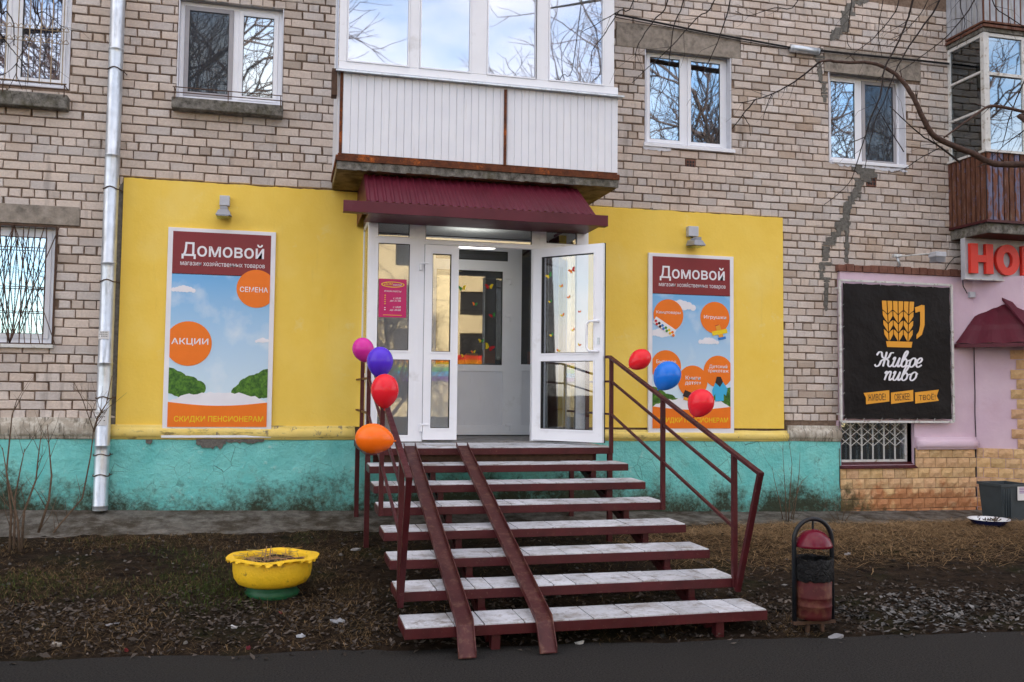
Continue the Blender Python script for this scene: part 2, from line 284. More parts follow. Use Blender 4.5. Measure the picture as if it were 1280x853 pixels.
# ------------------------------------------------------------------ mesh builder
class MB:
    def __init__(s): s.v = []; s.f = []; s.t = []
    def add(s, vs, fs, tint=None):
        o = len(s.v); s.v += [tuple(v) for v in vs]; s.f += [tuple(i+o for i in f) for f in fs]; s.t += [tint or (1, 1, 1)]*len(fs); return s
    def box(s, x0, y0, z0, x1, y1, z1, tint=None):
        return s.add([(x0,y0,z0),(x1,y0,z0),(x1,y1,z0),(x0,y1,z0),(x0,y0,z1),(x1,y0,z1),(x1,y1,z1),(x0,y1,z1)],
              [(0,3,2,1),(4,5,6,7),(0,1,5,4),(1,2,6,5),(2,3,7,6),(3,0,4,7)], tint)
    def bar(s, a, b, w, h=None, up=(0,0,1), tint=None):
        """square bar from a to b, w across, h along 'up'"""
        a, b = Vector(a), Vector(b); h = h or w; d = (b-a).normalized(); x = d.cross(Vector(up))
        if x.length < 1e-4: x = d.cross(Vector((0,1,0)))
        x.normalize(); y = x.cross(d).normalized(); x = x*w/2; y = y*h/2
        vs = [a-x-y, a+x-y, a+x+y, a-x+y, b-x-y, b+x-y, b+x+y, b-x+y]
        return s.add(vs, [(0,1,2,3),(7,6,5,4),(0,4,5,1),(1,5,6,2),(2,6,7,3),(3,7,4,0)], tint)
    def prism(s, pts, y0, y1, tint=None):
        """outline in X,Z between planes y0 (front) and y1"""
        n = len(pts); vs = [(x, y0, z) for x, z in pts]+[(x, y1, z) for x, z in pts]
        a = sum(pts[i][0]*pts[(i+1)%n][1]-pts[(i+1)%n][0]*pts[i][1] for i in range(n))
        fr = tuple(range(n)) if a > 0 else tuple(range(n-1, -1, -1))
        bk = tuple(n+i for i in reversed(fr))
        sd = []
        for i in range(n):
            j = (i+1) % n; q = (i, n+i, n+j, j) if a > 0 else (j, n+j, n+i, i); sd.append(q)
        return s.add(vs, [fr, bk]+sd, tint)
    def sweepX(s, prof, x0, x1, tint=None, steps=1, dz=0.0):
        """profile of (y,z) swept along X; dz = rise over the run"""
        n = len(prof); vs = []
        for k in range(steps+1):
            t = k/steps; vs += [(x0+(x1-x0)*t, y, z+dz*t) for y, z in prof]
        fs = [(k*n+i, k*n+(i+1)%n, (k+1)*n+(i+1)%n, (k+1)*n+i) for k in range(steps) for i in range(n)]
        fs += [tuple(range(n-1, -1, -1)), tuple(steps*n+i for i in range(n))]
        return s.add(vs, fs, tint)
    def tube(s, pts, r, n=8, cap=True, tint=None):
        pts = [Vector(p) for p in pts]; rs = r if isinstance(r, (list, tuple)) else [r]*len(pts); vs = []; px = None
        for i, p in enumerate(pts):
            d = (pts[min(i+1, len(pts)-1)]-pts[max(i-1, 0)])
            d = d.normalized() if d.length > 1e-9 else Vector((0,0,1))
            x = px if px is not None else (Vector((0,0,1)) if abs(d.z) < .9 else Vector((1,0,0)))
            x = (x-d*x.dot(d)); x = x.normalized() if x.length > 1e-6 else d.orthogonal().normalized(); px = x; y = d.cross(x)
            for k in range(n):
                a = 2*math.pi*k/n; vs.append(p+(x*math.cos(a)+y*math.sin(a))*rs[i])
        fs = [(i*n+k, i*n+(k+1)%n, (i+1)*n+(k+1)%n, (i+1)*n+k) for i in range(len(pts)-1) for k in range(n)]
        if cap: fs += [tuple(range(n-1, -1, -1)), tuple((len(pts)-1)*n+k for k in range(n))]
        return s.add(vs, fs, tint)
    def lathe(s, prof, c, n=40, cap=False, fn=None, tint=None):
        vs = []
        for i, (r, z) in enumerate(prof):
            for k in range(n):
                a = 2*math.pi*k/n; rr, zz = (fn(i, a, r, z) if fn else (r, z)); vs.append((c[0]+rr*math.cos(a), c[1]+rr*math.sin(a), c[2]+zz))
        fs = [(i*n+k, i*n+(k+1)%n, (i+1)*n+(k+1)%n, (i+1)*n+k) for i in range(len(prof)-1) for k in range(n)]
        if cap: fs += [tuple(range(n-1, -1, -1)), tuple((len(prof)-1)*n+k for k in range(n))]
        return s.add(vs, fs, tint)
    def build(s, name, mt, parent=None, smooth=False, bevel=0, tinted=False, kind=None, label=None, mod=None):
        off = wloc(parent) if parent else Vector((0,0,0))
        me = bpy.data.meshes.new(name); me.from_pydata([(v[0]-off.x, v[1]-off.y, v[2]-off.z) for v in s.v], [], s.f)
        me.materials.append(mt)
        if tinted:
            at = me.color_attributes.new('tint', 'FLOAT_COLOR', 'CORNER'); d = []
            for f, t in zip(s.f, s.t): d += [t[0], t[1], t[2], 1.0]*len(f)
            at.data.foreach_set('color', d)
        if smooth: me.polygons.foreach_set('use_smooth', [True]*len(me.polygons))
        me.update()
        o = bpy.data.objects.new(name, me); COL.objects.link(o)
        if parent: o.parent = parent
        if bevel:
            b = o.modifiers.new('bevel', 'BEVEL'); b.width = bevel; b.segments = 2; b.limit_method = 'ANGLE'
        if kind: o['kind'] = kind
        if label: o['label'] = label
        return o
def wloc(o):
    v = Vector((0,0,0))
    while o: v += o.location; o = o.parent
    return v
def tag(o, label, cat, group=None):
    o['label'] = label; o['category'] = cat
    if group: o['group'] = group
    return o
def thing(name, loc, label, cat, group=None):
    o = bpy.data.objects.new(name, None); o.empty_display_size = .2; COL.objects.link(o); o.location = loc; return tag(o, label, cat, group)
def struct(o): o['kind'] = 'structure'; return o
def circle(cx, cz, r, n=40, rz=None): return [(cx+r*math.cos(2*math.pi*k/n), cz+(rz or r)*math.sin(2*math.pi*k/n)) for k in range(n)]
def clip_poly(pts, x0, z0, x1, z1):
    def cl(p, f, inter):
        o = []
        for i in range(len(p)):
            a, b = p[i], p[(i+1) % len(p)]
            if f(a): o.append(a)
            if f(a) != f(b): o.append(inter(a, b))
        return o
    for ax, lim, sg in ((0, x0, 1), (0, x1, -1), (1, z0, 1), (1, z1, -1)):
        f = lambda q, ax=ax, lim=lim, sg=sg: (q[ax]-lim)*sg >= 0
        def it(a, b, ax=ax, lim=lim):
            t = (lim-a[ax])/(b[ax]-a[ax]); return (a[0]+(b[0]-a[0])*t, a[1]+(b[1]-a[1])*t)
        pts = cl(pts, f, it)
        if not pts: return []
    return pts
def text(name, s, mt, parent, cx, cz, width, height, y, depth=.002, bold=0.0, shear=0.0, align='CENTER', rot=0.0, outline=None):
    """lettering standing on the plane y, scaled to width x height (height of its bounding box)"""
    cu = bpy.data.curves.new(name, 'FONT'); cu.body = s; cu.size = 1; cu.offset = bold; cu.shear = shear; cu.align_x = 'LEFT'; cu.resolution_u = 3
    cu.space_line = .95
    if '\n' in s: cu.align_x = align
    to = bpy.data.objects.new(name, cu); COL.objects.link(to)
    dg = bpy.context.evaluated_depsgraph_get(); me = bpy.data.meshes.new_from_object(to.evaluated_get(dg)); bpy.data.objects.remove(to)
    xs = [v.co.x for v in me.vertices]; ys = [v.co.y for v in me.vertices]
    if not xs: return None
    x0, x1, y0, y1 = min(xs), max(xs), min(ys), max(ys); off = wloc(parent)
    c, sn = math.cos(rot), math.sin(rot)
    bm = bmesh.new(); bm.from_mesh(me)
    if depth > .0016:
        r = bmesh.ops.extrude_face_region(bm, geom=bm.faces[:])
        for v in r['geom']:
            if isinstance(v, bmesh.types.BMVert): v.co.z += 1.0
    for v in bm.verts:
        a = (v.co.x-(x0+x1)/2)*width/(x1-x0); b = (v.co.y-(y0+y1)/2)*(height/(y1-y0)); d = v.co.z*depth if depth > .0016 else depth
        v.co = Vector((cx+a*c-b*sn-off.x, y-d-off.y, cz+a*sn+b*c-off.z))
    if depth > .0016: bmesh.ops.recalc_face_normals(bm, faces=bm.faces[:])
    bm.to_mesh(me); bm.free(); me.materials.clear(); me.materials.append(mt)
    o = bpy.data.objects.new(name, me); COL.objects.link(o); o.parent = parent; return o

# ================================================================== THE GROUND
def edge_y(x): return -4.62-.105*x                     # where the asphalt ends
def front_z(x): return .20-.011*x                       # soil at the pavement's front edge
PAVE_Y = -.95
def pave_z(x, y):
    t = min(1, max(0, (y-PAVE_Y)/(-PAVE_Y))); a = front_z(x)-.02; b = .355-.024*x+.006*max(0, x-6.5)*2
    return a+(b-a)*t
def soil_z(x, y):
    e = edge_y(x); t = (y-e)/(PAVE_Y-e)
    if t < 0: return -.03
    z = front_z(x)*min(1, t)**.8+.012
    if t < .12: z -= .035*(1-t/.12)
    n1 = noise.noise((x*1.3, y*1.3, 3)); n2 = noise.noise((x*5, y*5, 9)); n3 = noise.noise((x*16, y*16, 5))
    z += (n1*.03+n2*.018+n3*.014+noise.noise((x*34, y*34, 8))*.006)*min(1, max(0, t*5))
    if x > 3.5: z += .085*math.exp(-((y+1.9)/.75)**2)*min(1, (x-3.5)/1.5)      # heap of raked grass
    return z
g = MB(); NX, NY = 330, 110; gx0, gx1 = -6.5, 13.0
for j in range(NY+1):
    for i in range(NX+1):
        x = gx0+(gx1-gx0)*i/NX; e = edge_y(x)-.12; y = e+(PAVE_Y+.1-e)*j/NY
        g.v.append((x, y, soil_z(x, y)))
for j in range(NY):
    for i in range(NX):
        a = j*(NX+1)+i; g.f.append((a, a+1, a+NX+2, a+NX+1)); g.t.append((1,1,1))
struct(g.build('soil_verge', M['soil'], smooth=True))
b = MB(); b.add([(-400,-400,-.06),(400,-400,-.06),(400,400,-.06),(-400,400,-.06)], [(0,1,2,3)]); struct(b.build('ground', M['soil']))
b = MB(); b.add([(-60,-16,0),(80,-16,0),(80,edge_y(80),0),(-60,edge_y(-60),0)], [(0,1,2,3)])
b.v = [(-60,-16,0),(80,-16,0)]+[(80-140*i/1400, edge_y(min(14, max(-7, 80-140*i/1400)))+.07*noise.noise(((80-140*i/1400)*1.7, 0, 0))+.04*noise.noise(((80-140*i/1400)*9, 4, 0)), 0) for i in range(1401)]
b.f = [tuple(range(len(b.v)))]; b.t = [(1,1,1)]; struct(b.build('asphalt_path', M['asphalt']))
g = MB(); NX = 190; NY = 14
for j in range(NY+1):
    for i in range(NX+1):
        x = -6.5+16.2*i/NX; y = PAVE_Y+.0*j+(-PAVE_Y+.02)*j/NY+(.13*noise.noise((x*1.5, 1, 0))+.05*noise.noise((x*6, 3, 0)) if j == 0 else 0)
        g.v.append((x, y, pave_z(x, y)+.006*noise.noise((x*4, y*4, 0))+(.0 if j else -.08)+(.012 if j == 1 else 0)))
for j in range(NY):
    for i in range(NX):
        a = j*(NX+1)+i; g.f.append((a, a+1, a+NX+2, a+NX+1)); g.t.append((1,1,1))
struct(g.build('pavement', M['pave'], smooth=True))

# ================================================================== THE APARTMENT BUILDING
BLD = thing('apartment_building', (2.0, 3.0, 0), 'grey brick apartment block with yellow painted shop front and turquoise plinth', 'building')
BX0, BX1, BTOP, BBACK = -14.0, 24.0, 15.5, 12.0
VY = -.80                                               # face of the glazed vestibule
P_Z = 1.158                                             # platform level
CRS = .1009
WIN = dict(
    w0=(-3.55, onY(40, 108).z, onY(88, 60).x, 6.22), w1=rectY(222, 3, 354, 128), w2=rectY(806, 62, 914, 185), w3=rectY(1036, 92, 1132, 207), w4=(-3.95, onY(30, 430).z, onY(69, 360).x, onY(40, 283).z))
DOORHOLE = (.95, P_Z, 3.30, 3.72)
BSMT = rectY(1046, 526, 1140, 581)
LIL_X0 = onY(1049, 560).x; LIL_TOP = onY(1110, 343).z
holes = list(WIN.values())+[DOORHOLE, BSMT]
def wall_holes(mb, x0, x1, z0, z1, holes, y, deep):
    xs = sorted({x0, x1, *[h[0] for h in holes], *[h[2] for h in holes]}); zs = sorted({z0, z1, *[h[1] for h in holes], *[h[3] for h in holes]})
    xs = [x for x in xs if x0 <= x <= x1]; zs = [z for z in zs if z0 <= z <= z1]
    for i in range(len(xs)-1):
        for j in range(len(zs)-1):
            cx, cz = (xs[i]+xs[i+1])/2, (zs[j]+zs[j+1])/2
            if any(h[0] < cx < h[2] and h[1] < cz < h[3] for h in holes): continue
            mb.add([(xs[i],y,zs[j]),(xs[i+1],y,zs[j]),(xs[i+1],y,zs[j+1]),(xs[i],y,zs[j+1])], [(0,1,2,3)])
    for h in holes:
        a, b_, c, d = h
        mb.add([(a,y,b_),(c,y,b_),(c,y,d),(a,y,d),(a,y+deep,b_),(c,y+deep,b_),(c,y+deep,d),(a,y+deep,d)], [(0,4,7,3),(1,2,6,5),(3,7,6,2),(0,1,5,4)])
b = MB(); wall_holes(b, BX0, BX1, -.06, BTOP, holes, .012, .45); b.build('masonry_wall', M['mortar'], BLD)
b = MB()
b.add([(BX0,.012,-.06),(BX0,BBACK,-.06),(BX0,BBACK,BTOP),(BX0,.012,BTOP),(BX1,.012,-.06),(BX1,BBACK,-.06),(BX1,BBACK,BTOP),(BX1,.012,BTOP)],
      [(0,3,2,1),(4,5,6,7),(1,2,6,5),(3,7,6,2)])
b.build('outer_shell', M['mortar'], BLD)

# lintels (concrete) as rects that replace brick
LINT = dict(l4=rectY(-60, 255, 100, 279), l2=rectY(770, 36, 925, 66), l3=rectY(1030, 66, 1150, 96))
for k_, (a, b_, c, d) in LINT.items():
    MB().box(a, -.012, b_, c, .05, d).build('lintel', M['concrete'], BLD, bevel=.006)
# bricks -------------------------------------------------------------
YEL = (-1.82, 1.0, 6.42, onY(300, 232).z)
blocked = list(WIN.values())+list(LINT.values())+[(YEL[0], 0, YEL[2], YEL[3]), (LIL_X0, 0, 30, LIL_TOP+.09)]
vents = [rectY(857, 200, 869, 210), rectY(1083, 222, 1095, 233)]
blocked += vents
Z_BASE = onY(1015, 526.5).z                             # lowest brick course
XJ = onY(180.6, 208.6).x
def brick_mesh(w, h, seed):
    r = random.Random(seed); e = .006; d = r.uniform(.006, .012); mb = MB()
    def j(): return r.uniform(-.0042, .0042)
    x0, x1, z0, z1 = -w/2, w/2, -h/2, h/2; ce = r.uniform(.003, .009)
    o = [(x0+j(), z0+j()), (x1+j(), z0+j()), (x1+j(), z1+j()), (x0+j(), z1+j())]
    # chamfered, slightly uneven face with one chipped corner
    inner = [(x+(ce if i in (0, 3) else -ce), z+(ce if i < 2 else -ce)) for i, (x, z) in enumerate(o)]
    k = r.randrange(4)
    if r.random() < .35: inner[k] = (inner[k][0]*(1-.12*r.random()*.3), inner[k][1]*(1-.5*r.random()))
    vs = [(x, .03, z) for x, z in o]+[(x, -d+.008, z) for x, z in o]+[(x, -d+r.uniform(-.001, .001), z) for x, z in inner]
    fs = [(i, (i+1)%4, 4+(i+1)%4, 4+i) for i in range(4)]+[(4+i, 4+(i+1)%4, 8+(i+1)%4, 8+i) for i in range(4)]+[(8, 9, 10, 11)]
    t = 1+r.uniform(-.15, .12); w_ = r.uniform(-.035, .045)
    if r.random() < .10: t *= .76; w_ += .06
    mb.add(vs, fs, (t*(1+w_), t, t*(1-w_*1.1))); return mb
def brick_data(w, h, seed):
    mb = brick_mesh(w, h, seed); me = bpy.data.meshes.new('brick'); me.from_pydata(mb.v, [], mb.f); me.materials.append(M['brick'])
    at = me.color_attributes.new('tint', 'FLOAT_COLOR', 'CORNER'); d = []
    for f, t in zip(mb.f, mb.t): d += [t[0], t[1], t[2], 1.0]*len(f)
    at.data.foreach_set('color', d); return me
bricks = []
SW, HW = .262, .131
z = Z_BASE-6*CRS*0
for cidx in range(-3, 62):
    zc = Z_BASE+(cidx+.5)*CRS
    if zc > 7.2: break
    header = cidx % 6 == 0
    ivs = [(-5.4, 12.2)]
    for (a, b_, c, d) in blocked:
        if b_-.02 < zc < d+.02:
            nv = []
            for (s0, s1) in ivs:
                if c <= s0 or a >= s1: nv.append((s0, s1)); continue
                if a > s0: nv.append((s0, a))
                if c < s1: nv.append((c, s1))
            ivs = nv
    if zc < Z_BASE: continue
    wd = HW if header else SW; ph = XJ+(HW/2 if header else (SW/2 if cidx % 2 else 0))+R.uniform(-.012, .012)
    k0 = math.floor((-5.4-ph)/wd)
    for k in range(k0, k0+150):
        x0, x1 = ph+k*wd, ph+(k+1)*wd
        for (s0, s1) in ivs:
            a, c = max(x0, s0), min(x1, s1)
            if c-a < .045: continue
            bricks.append(((a+c)/2+R.uniform(-.004, .004), zc+.006*noise.noise((a*.7, zc*3, 0))+R.uniform(-.0025, .0025), c-a-.013+R.uniform(-.004, .002), CRS-.0135+R.uniform(-.002, .002), header))
def proj(p):
    d = Vector(p)-EYE; y = d.dot(AF); return 640+FPX*d.dot(AX)/y, 426.5-FPX*d.dot(AU)/y, y
def bkey(bk):
    px, py, dd = proj((bk[0], 0, bk[1])); ok = 4 < px < 1276 and 4 < py < 849
    hid = (412 < px < 772 and py < 240)
    return (bk[2]*bk[3]/dd**2 if ok and not hid else 0)
bricks.sort(key=bkey, reverse=True)
cache = {}
rest = MB()
for i, (x, zc, w, h, hd) in enumerate(bricks):
    if i < 300:
        key = (round(w/.012), R.randrange(5) if w > .22 else R.randrange(4))
        if key not in cache: cache[key] = brick_data(round(w/.012)*.012, CRS-.0135, hash(key) & 0xffff)
        o = bpy.data.objects.new('brick', cache[key]); COL.objects.link(o); o.parent = BLD
        o.location = Vector((x, 0, zc))-BLD.location
    else:
        mb = brick_mesh(w, h, i); rest.add([(v[0]+x, v[1], v[2]+zc) for v in mb.v], mb.f, mb.t[0])
rest.build('brickwork', M['brick'], BLD, tinted=True, kind='stuff')

# air bricks
for (a, b_, c, d) in vents:
    mb = MB().box(a, -.004, b_, c, .03, d); o = mb.build('air_brick', M['rbrick'], BLD)
    q = MB()
    for i in range(3):
        for j in range(2): q.box(a+(c-a)*(.1+.3*i), -.007, b_+(d-b_)*(.14+.42*j), a+(c-a)*(.3+.3*i), -.0041, b_+(d-b_)*(.44+.42*j))
    q.build('vent_holes', M['gasket'], o)
# cement smears along the stepped cracks
def smear(pts, wpx):
    mb = MB(); q_ = HWm/2
    for i in range(len(pts)-1):
        a, c = pts[i], pts[i+1]; n_ = max(2, int(math.hypot(c[0]-a[0], c[1]-a[1])/4.5))
        for k in range(n_):
            t = k/n_; p = onY(a[0]+(c[0]-a[0])*t, a[1]+(c[1]-a[1])*t); r = wpx*.0088; cx_ = round(p.x/q_)*q_*.6+p.x*.4; w_ = r*R.uniform(.5, 1.15); h_ = r*R.uniform(.6, 1.1)
            if R.random() < .3: w_ *= 1.9; h_ *= .5
            u = R.uniform
            mb.prism([(cx_-w_*u(.7, 1.2), p.z-h_*u(.7, 1.2)), (cx_+w_*u(-.2, .4), p.z-h_*u(.9, 1.4)), (cx_+w_*u(.7, 1.2), p.z-h_*u(.6, 1.1)), (cx_+w_*u(.9, 1.3), p.z+h_*u(-.2, .4)), (cx_+w_*u(.6, 1.2), p.z+h_*u(.7, 1.2)), (cx_-w_*u(-.2, .4), p.z+h_*u(.8, 1.3)), (cx_-w_*u(.8, 1.2), p.z+h_*u(.5, 1.1))], -.013-R.uniform(0, .006), .0)
    return mb.build('cement_patch', M['cement'], BLD)
HWm = .131
smear([(1082, -4), (1062, 8), (1056, 22), (1052, 38), (1036, 50)], 6.5)
smear([(1023, 62), (1024, 90), (1030, 112), (1032, 130)], 4.2)
smear([(1068, 208), (1090, 216), (1078, 225)], 9)
smear([(1080, 216), (1070, 240), (1060, 258), (1057, 272), (1048, 290), (1034, 305), (1030, 325)], 6.5)
smear([(1059, 275), (1058, 298), (1056, 330)], 4)
smear([(1030, 325), (1026, 345), (1034, 352), (1032, 372), (1031, 390)], 5)
smear([(1075, 232), (1075, 250)], 3)
smear([(815, 263), (850, 268)], 3); smear([(700, 256), (690, 258)], 3); smear([(868, 271), (905, 272), (960, 274)], 2.4)
# soft plaster overspill under the two right windows
for x0, y0, x1, y1 in ((1040, 203, 1132, 213), (806, 183, 835, 187)):
    mb = MB()
    for k in range(26):
        t = k/25; p = onY(x0+(x1-x0)*t, y0+(y1-y0)*t+R.uniform(0, 3)); r = R.uniform(.02, .05)
        mb.prism([(p.x+r*math.cos(u)*R.uniform(.7, 1.2), p.z+r*.6*math.sin(u)*R.uniform(.7, 1.2)) for u in [j*math.pi/4 for j in range(8)]], -.016-k*.0001, 0)
    mb.build('plaster_smear', M['whitereveal'], BLD)

# yellow plaster field with an uneven painted top edge
b = MB()
def ragged(x0, x1, z, n_=60, amp=.008):
    return [(x0+(x1-x0)*i/n_, z+amp*noise.noise((i*.9, z, 1))+amp*.6*noise.noise((i*.23, 5, z))*2) for i in range(n_+1)]
yt = YEL[3]; ztop = 3.72
b.prism([(YEL[0], 1.30), (.95, 1.30), (.95, ztop)]+[(.95, yt)]+list(reversed(ragged(YEL[0], .94, yt))), -.028, .012)
b.prism([(3.30, 1.30), (YEL[2], 1.28)]+list(reversed(ragged(3.31, YEL[2], yt+.01)))+[(3.30, ztop)], -.028, .012)
b.prism([(.951, ztop), (3.299, ztop), (3.299, yt), (.951, yt)], -.0285, .012)
b.build('yellow_plaster', M['yellow'], BLD)
b = MB(); b.prism([(-1.99, 1.3), (YEL[0]-.005, 1.3), (YEL[0]-.005, yt-.03), (-1.97, yt-.3)], -.012, .012); b.build('cement_strip', M['cement'], BLD)
# moulding band
def mould_prof(z0, h):
    pr = [(.01, z0)]
    pr += [(-.055, z0), (-.060, z0+h*.10)]
    for k in range(7):
        a = -math.pi/2+math.pi*k/6; pr.append((-.060-.030*math.cos(a), z0+h*.45+h*.32*math.sin(a)))
    pr += [(-.045, z0+h*.85), (-.045, z0+h), (.01, z0+h)]
    return pr
def mz(x): return 1.158-.0055*(x+1.8)
def moulding(x0, x1, mt, nm, h=.165):
    mb = MB(); pr = mould_prof(mz(x0), h); mb.sweepX(pr, x0, x1, steps=max(2, int((x1-x0)/.12)), dz=mz(x1)-mz(x0))
    mb.v = [(x, y+.012*noise.noise((x*3, z*9, 2)), z+.008*noise.noise((x*2.2, 7, z*3))) for x, y, z in mb.v]
    return mb.build(nm, mt, BLD, smooth=True)
moulding(-5.4, -1.90, M['wmould'], 'moulding', .235); moulding(-1.89, .80, M['ymould'], 'moulding'); moulding(3.42, 6.46, M['ymould'], 'moulding', .14); moulding(6.47, LIL_X0-.01, M['wmould'], 'moulding', .21)
# plinth with lumpy surface
def lumpy(x0, x1, z0f, z1f, y, mt, nm, amp=.012, st=.05):
    mb = MB(); nx = int((x1-x0)/st); nz = 26
    for j in range(nz+1):
        for i in range(nx+1):
            x = x0+(x1-x0)*i/nx; a, c = z0f(x), z1f(x); z = a+(c-a)*j/nz
            edge = 0 if j in (0, nz) else 1
            mb.v.append((x, y-amp*(noise.noise((x*4, z*4, 1))+.6*noise.noise((x*11, z*11, 2)))*edge-.02*(1-j/nz), z))
    for j in range(nz):
        for i in range(nx):
            a = j*(nx+1)+i; mb.f.append((a, a+1, a+nx+2, a+nx+1)); mb.t.append((1,1,1))
    # side returns
    for i in (0, nx):
        o = len(mb.v); mb.v += [(mb.v[j*(nx+1)+i][0], .03, mb.v[j*(nx+1)+i][2]) for j in (0, nz)]
        mb.f.append((0+i, nz*(nx+1)+i, o+1, o)); mb.t.append((1,1,1))
    return mb.build(nm, mt, BLD, smooth=True)
lumpy(-5.4, LIL_X0-.012, lambda x: .05, lambda x: mz(x)+.012, -.045, M['turq'], 'plinth')
# bare patches where the turquoise paint has come off under the moulding
for x0, y0, x1, y1 in ((245, 549, 282, 562), (182, 550, 190, 556), (282, 549, 330, 555)):
    a, b_, c, d = rectY(x0, y0, x1, y1, -.07); n_ = 14; mb = MB()
    mb.prism([(a+(c-a)*i/n_, b_+(d-b_)*.5*(R.random() if 0 < i < n_ else 1)) for i in range(n_+1)]+[(c, d), (a, d)], -.066, -.02); mb.build('bare_render_patch', M['cement'], BLD)


# windows ------------------------------------------------------------
def frame_ring(mb, x0, z0, x1, z1, w, y0, y1, wb=None):
    wb = wb or w
    mb.box(x0, y0, z0, x0+w, y1, z1); mb.box(x1-w, y0, z0, x1, y1, z1)
    mb.box(x0+w, y0+.0005, z0, x1-w, y1, z0+wb); mb.box(x0+w, y0+.0005, z1-w, x1-w, y1, z1)
def window(h, label, splits, mts=None, recess=.09, inner=None, sash=(), curtain=None, fw=.05, reveal=True, pane_m='glass', lin=True):
    x0, z0, x1, z1 = h; y = recess
    mb = MB(); frame_ring(mb, x0+.012, z0+.012, x1-.012, z1-.012, fw, y, y+.06)
    xs = [x0+.012+fw]+[x0+(x1-x0)*s for s in splits]+[x1-.012-fw]
    for s in splits: mb.box(x0+(x1-x0)*s-.032, y+.001, z0+.012+fw, x0+(x1-x0)*s+.032, y+.059, z1-.012-fw)
    W = mb.build('window', mts or M['pvc'], BLD, label=label, bevel=.004)
    if reveal:
        q = MB(); t = .012
        q.box(x0, -.004, z0, x0+t, y+.002, z1); q.box(x1-t, -.004, z0, x1, y+.002, z1); q.box(x0+t, -.003, z0, x1-t, y+.002, z0+t)
        q.build('reveal', M['whitereveal'], W)
        q = MB().box(x0+t, -.003, z1-t, x1-t, y+.002, z1+.0); q.build('reveal', M['reveal'], W)
    for i in range(len(xs)-1):
        a = xs[i]+(.032 if i else 0); c = xs[i+1]-(.032 if i < len(xs)-2 else 0)
        s = MB(); frame_ring(s, a, z0+.012+fw, c, z1-.012-fw, .05, y-.012, y+.03); s.build('sash', M['pvc_in'] if i in sash else M['pvc'], W, bevel=.003)
        g_ = MB(); frame_ring(g_, a+.05, z0+.062+fw, c-.05, z1-.062-fw, .006, y-.002, y+.02); g_.build('gasket', M['gasket'], W)
        if i in sash: MB().box(a+.05, y-.009, z0+.062+fw, c-.05, y-.008, z1-.062-fw).build('mosquito_net', M['net'], W)
        p = MB(); p.box(a+.052, y+.006, z0+.064+fw, c-.052, y+.014, z1-.064-fw); p.build('pane', M[pane_m], W)
    r = MB(); r.add([(x0,y+.35,z0),(x1,y+.35,z0),(x1,y+.35,z1),(x0,y+.35,z1)], [(0,1,2,3)]); r.build('room_backdrop', M['dark'], W)
    if curtain:
        q = MB(); n_ = 40
        for (u0, u1) in curtain[1]:
            pts = []
            for k in range(n_+1):
                u = u0+(u1-u0)*k/n_; pts.append((x0+(x1-x0)*u, y+.16+.02*math.sin(k*1.3)))
            vs = [(a, c, z0+.02) for a, c in pts]+[(a, c, z1-.02) for a, c in pts]
            q.add(vs, [(i, i+1, n_+2+i, n_+1+i) for i in range(n_)])
        q.build('curtain', M[curtain[0]], W, smooth=True)
    return W
W1 = window(WIN['w1'], 'white two-leaf window with a concrete ledge and rusty rail above the yellow wall', [.54], sash=(0,))
W2 = window(WIN['w2'], 'white two-leaf window left of the cable sleeve, dark curtain at right', [.50], curtain=('roomwall2' if False else 'curtain', [(.80, .98)]), recess=.11)
W3 = window(WIN['w3'], 'white two-leaf window behind the twigs with grey mesh on its right leaf', [.47], sash=(1,), recess=.13)
W0 = window(WIN['w0'], 'white window with ornamental bars at the upper left corner', [.47], curtain=('bluecurtain', [(.0, 1)]), recess=.07, pane_m='glassb')
W4 = window(WIN['w4'], 'white ground floor window behind a rusty fan grille', [.30], recess=.06)
# outer sills
for W, (x0, y0, x1, y1) in ((W2, (805, 179, 917, 188)), (W3, (1040, 198, 1133, 208))):
    a, b_, c, d = rectY(x0, y0, x1, y1); MB().box(a-.01, -.035, b_+.004, c+.01, .09, b_+.05).build('outer_sill', M['pvc'], W, bevel=.004)
def ledge(W, x0, y0, x1, y1, rail, Yd=-.16):
    a, b_, c, d = rectY(x0, y0, x1, y1, Yd); n_ = 24; mb = MB()
    mb.box(a, Yd, b_, c, .0, d); o = mb.build('concrete_ledge', M['oldconc'], W, bevel=.012)
    if rail:
        q = MB(); z = d
        for xx in (a+.03, (a+c)/2, c-.03): q.bar((xx, Yd-.01, z-.03), (xx, Yd-.01, z+.11), .010)
        for hz in (.045, .105): q.bar((a+.01, Yd-.012, z+hz), (c-.01, Yd-.012, z+hz), .009)
        for xx in (a+.03, c-.03): q.bar((xx, Yd, z+.10), (xx, .0, z+.10), .008)
        q.build('ledge_rail', M['darkrust'], W)
ledge(W1, 214, 126, 354, 140, True); ledge(W0, -80, 112, 84, 130, True, -.14)
MB().box(WIN['w4'][0], -.05, WIN['w4'][1]-.045, WIN['w4'][2]+.01, .06, WIN['w4'][1]-.005).build('outer_sill', M['oldwhite'], W4, bevel=.004)
# ornamental grille on the upper left window
a, b_, c, d = WIN['w0']; q = MB()
for k in range(9):
    x = c-.07-k*.115; q.tube([(x, -.02, b_+.03), (x, -.02, d)], .006, 5)
    for zz, s in ((b_+.50, 1), (b_+.50, -1), (b_+.64, 1), (b_+.64, -1)):
        q.tube([(x+.0575*u*s+.0, -.026, zz+.045*math.sin(u*math.pi)) for u in [j/6 for j in range(7)]], .004, 4)
for zz in (b_+.05, b_+.50, b_+.64): q.tube([(a, -.02, zz), (c-.02, -.02, zz)], .005, 4)
q.build('grille', M['tanrod'], W0)
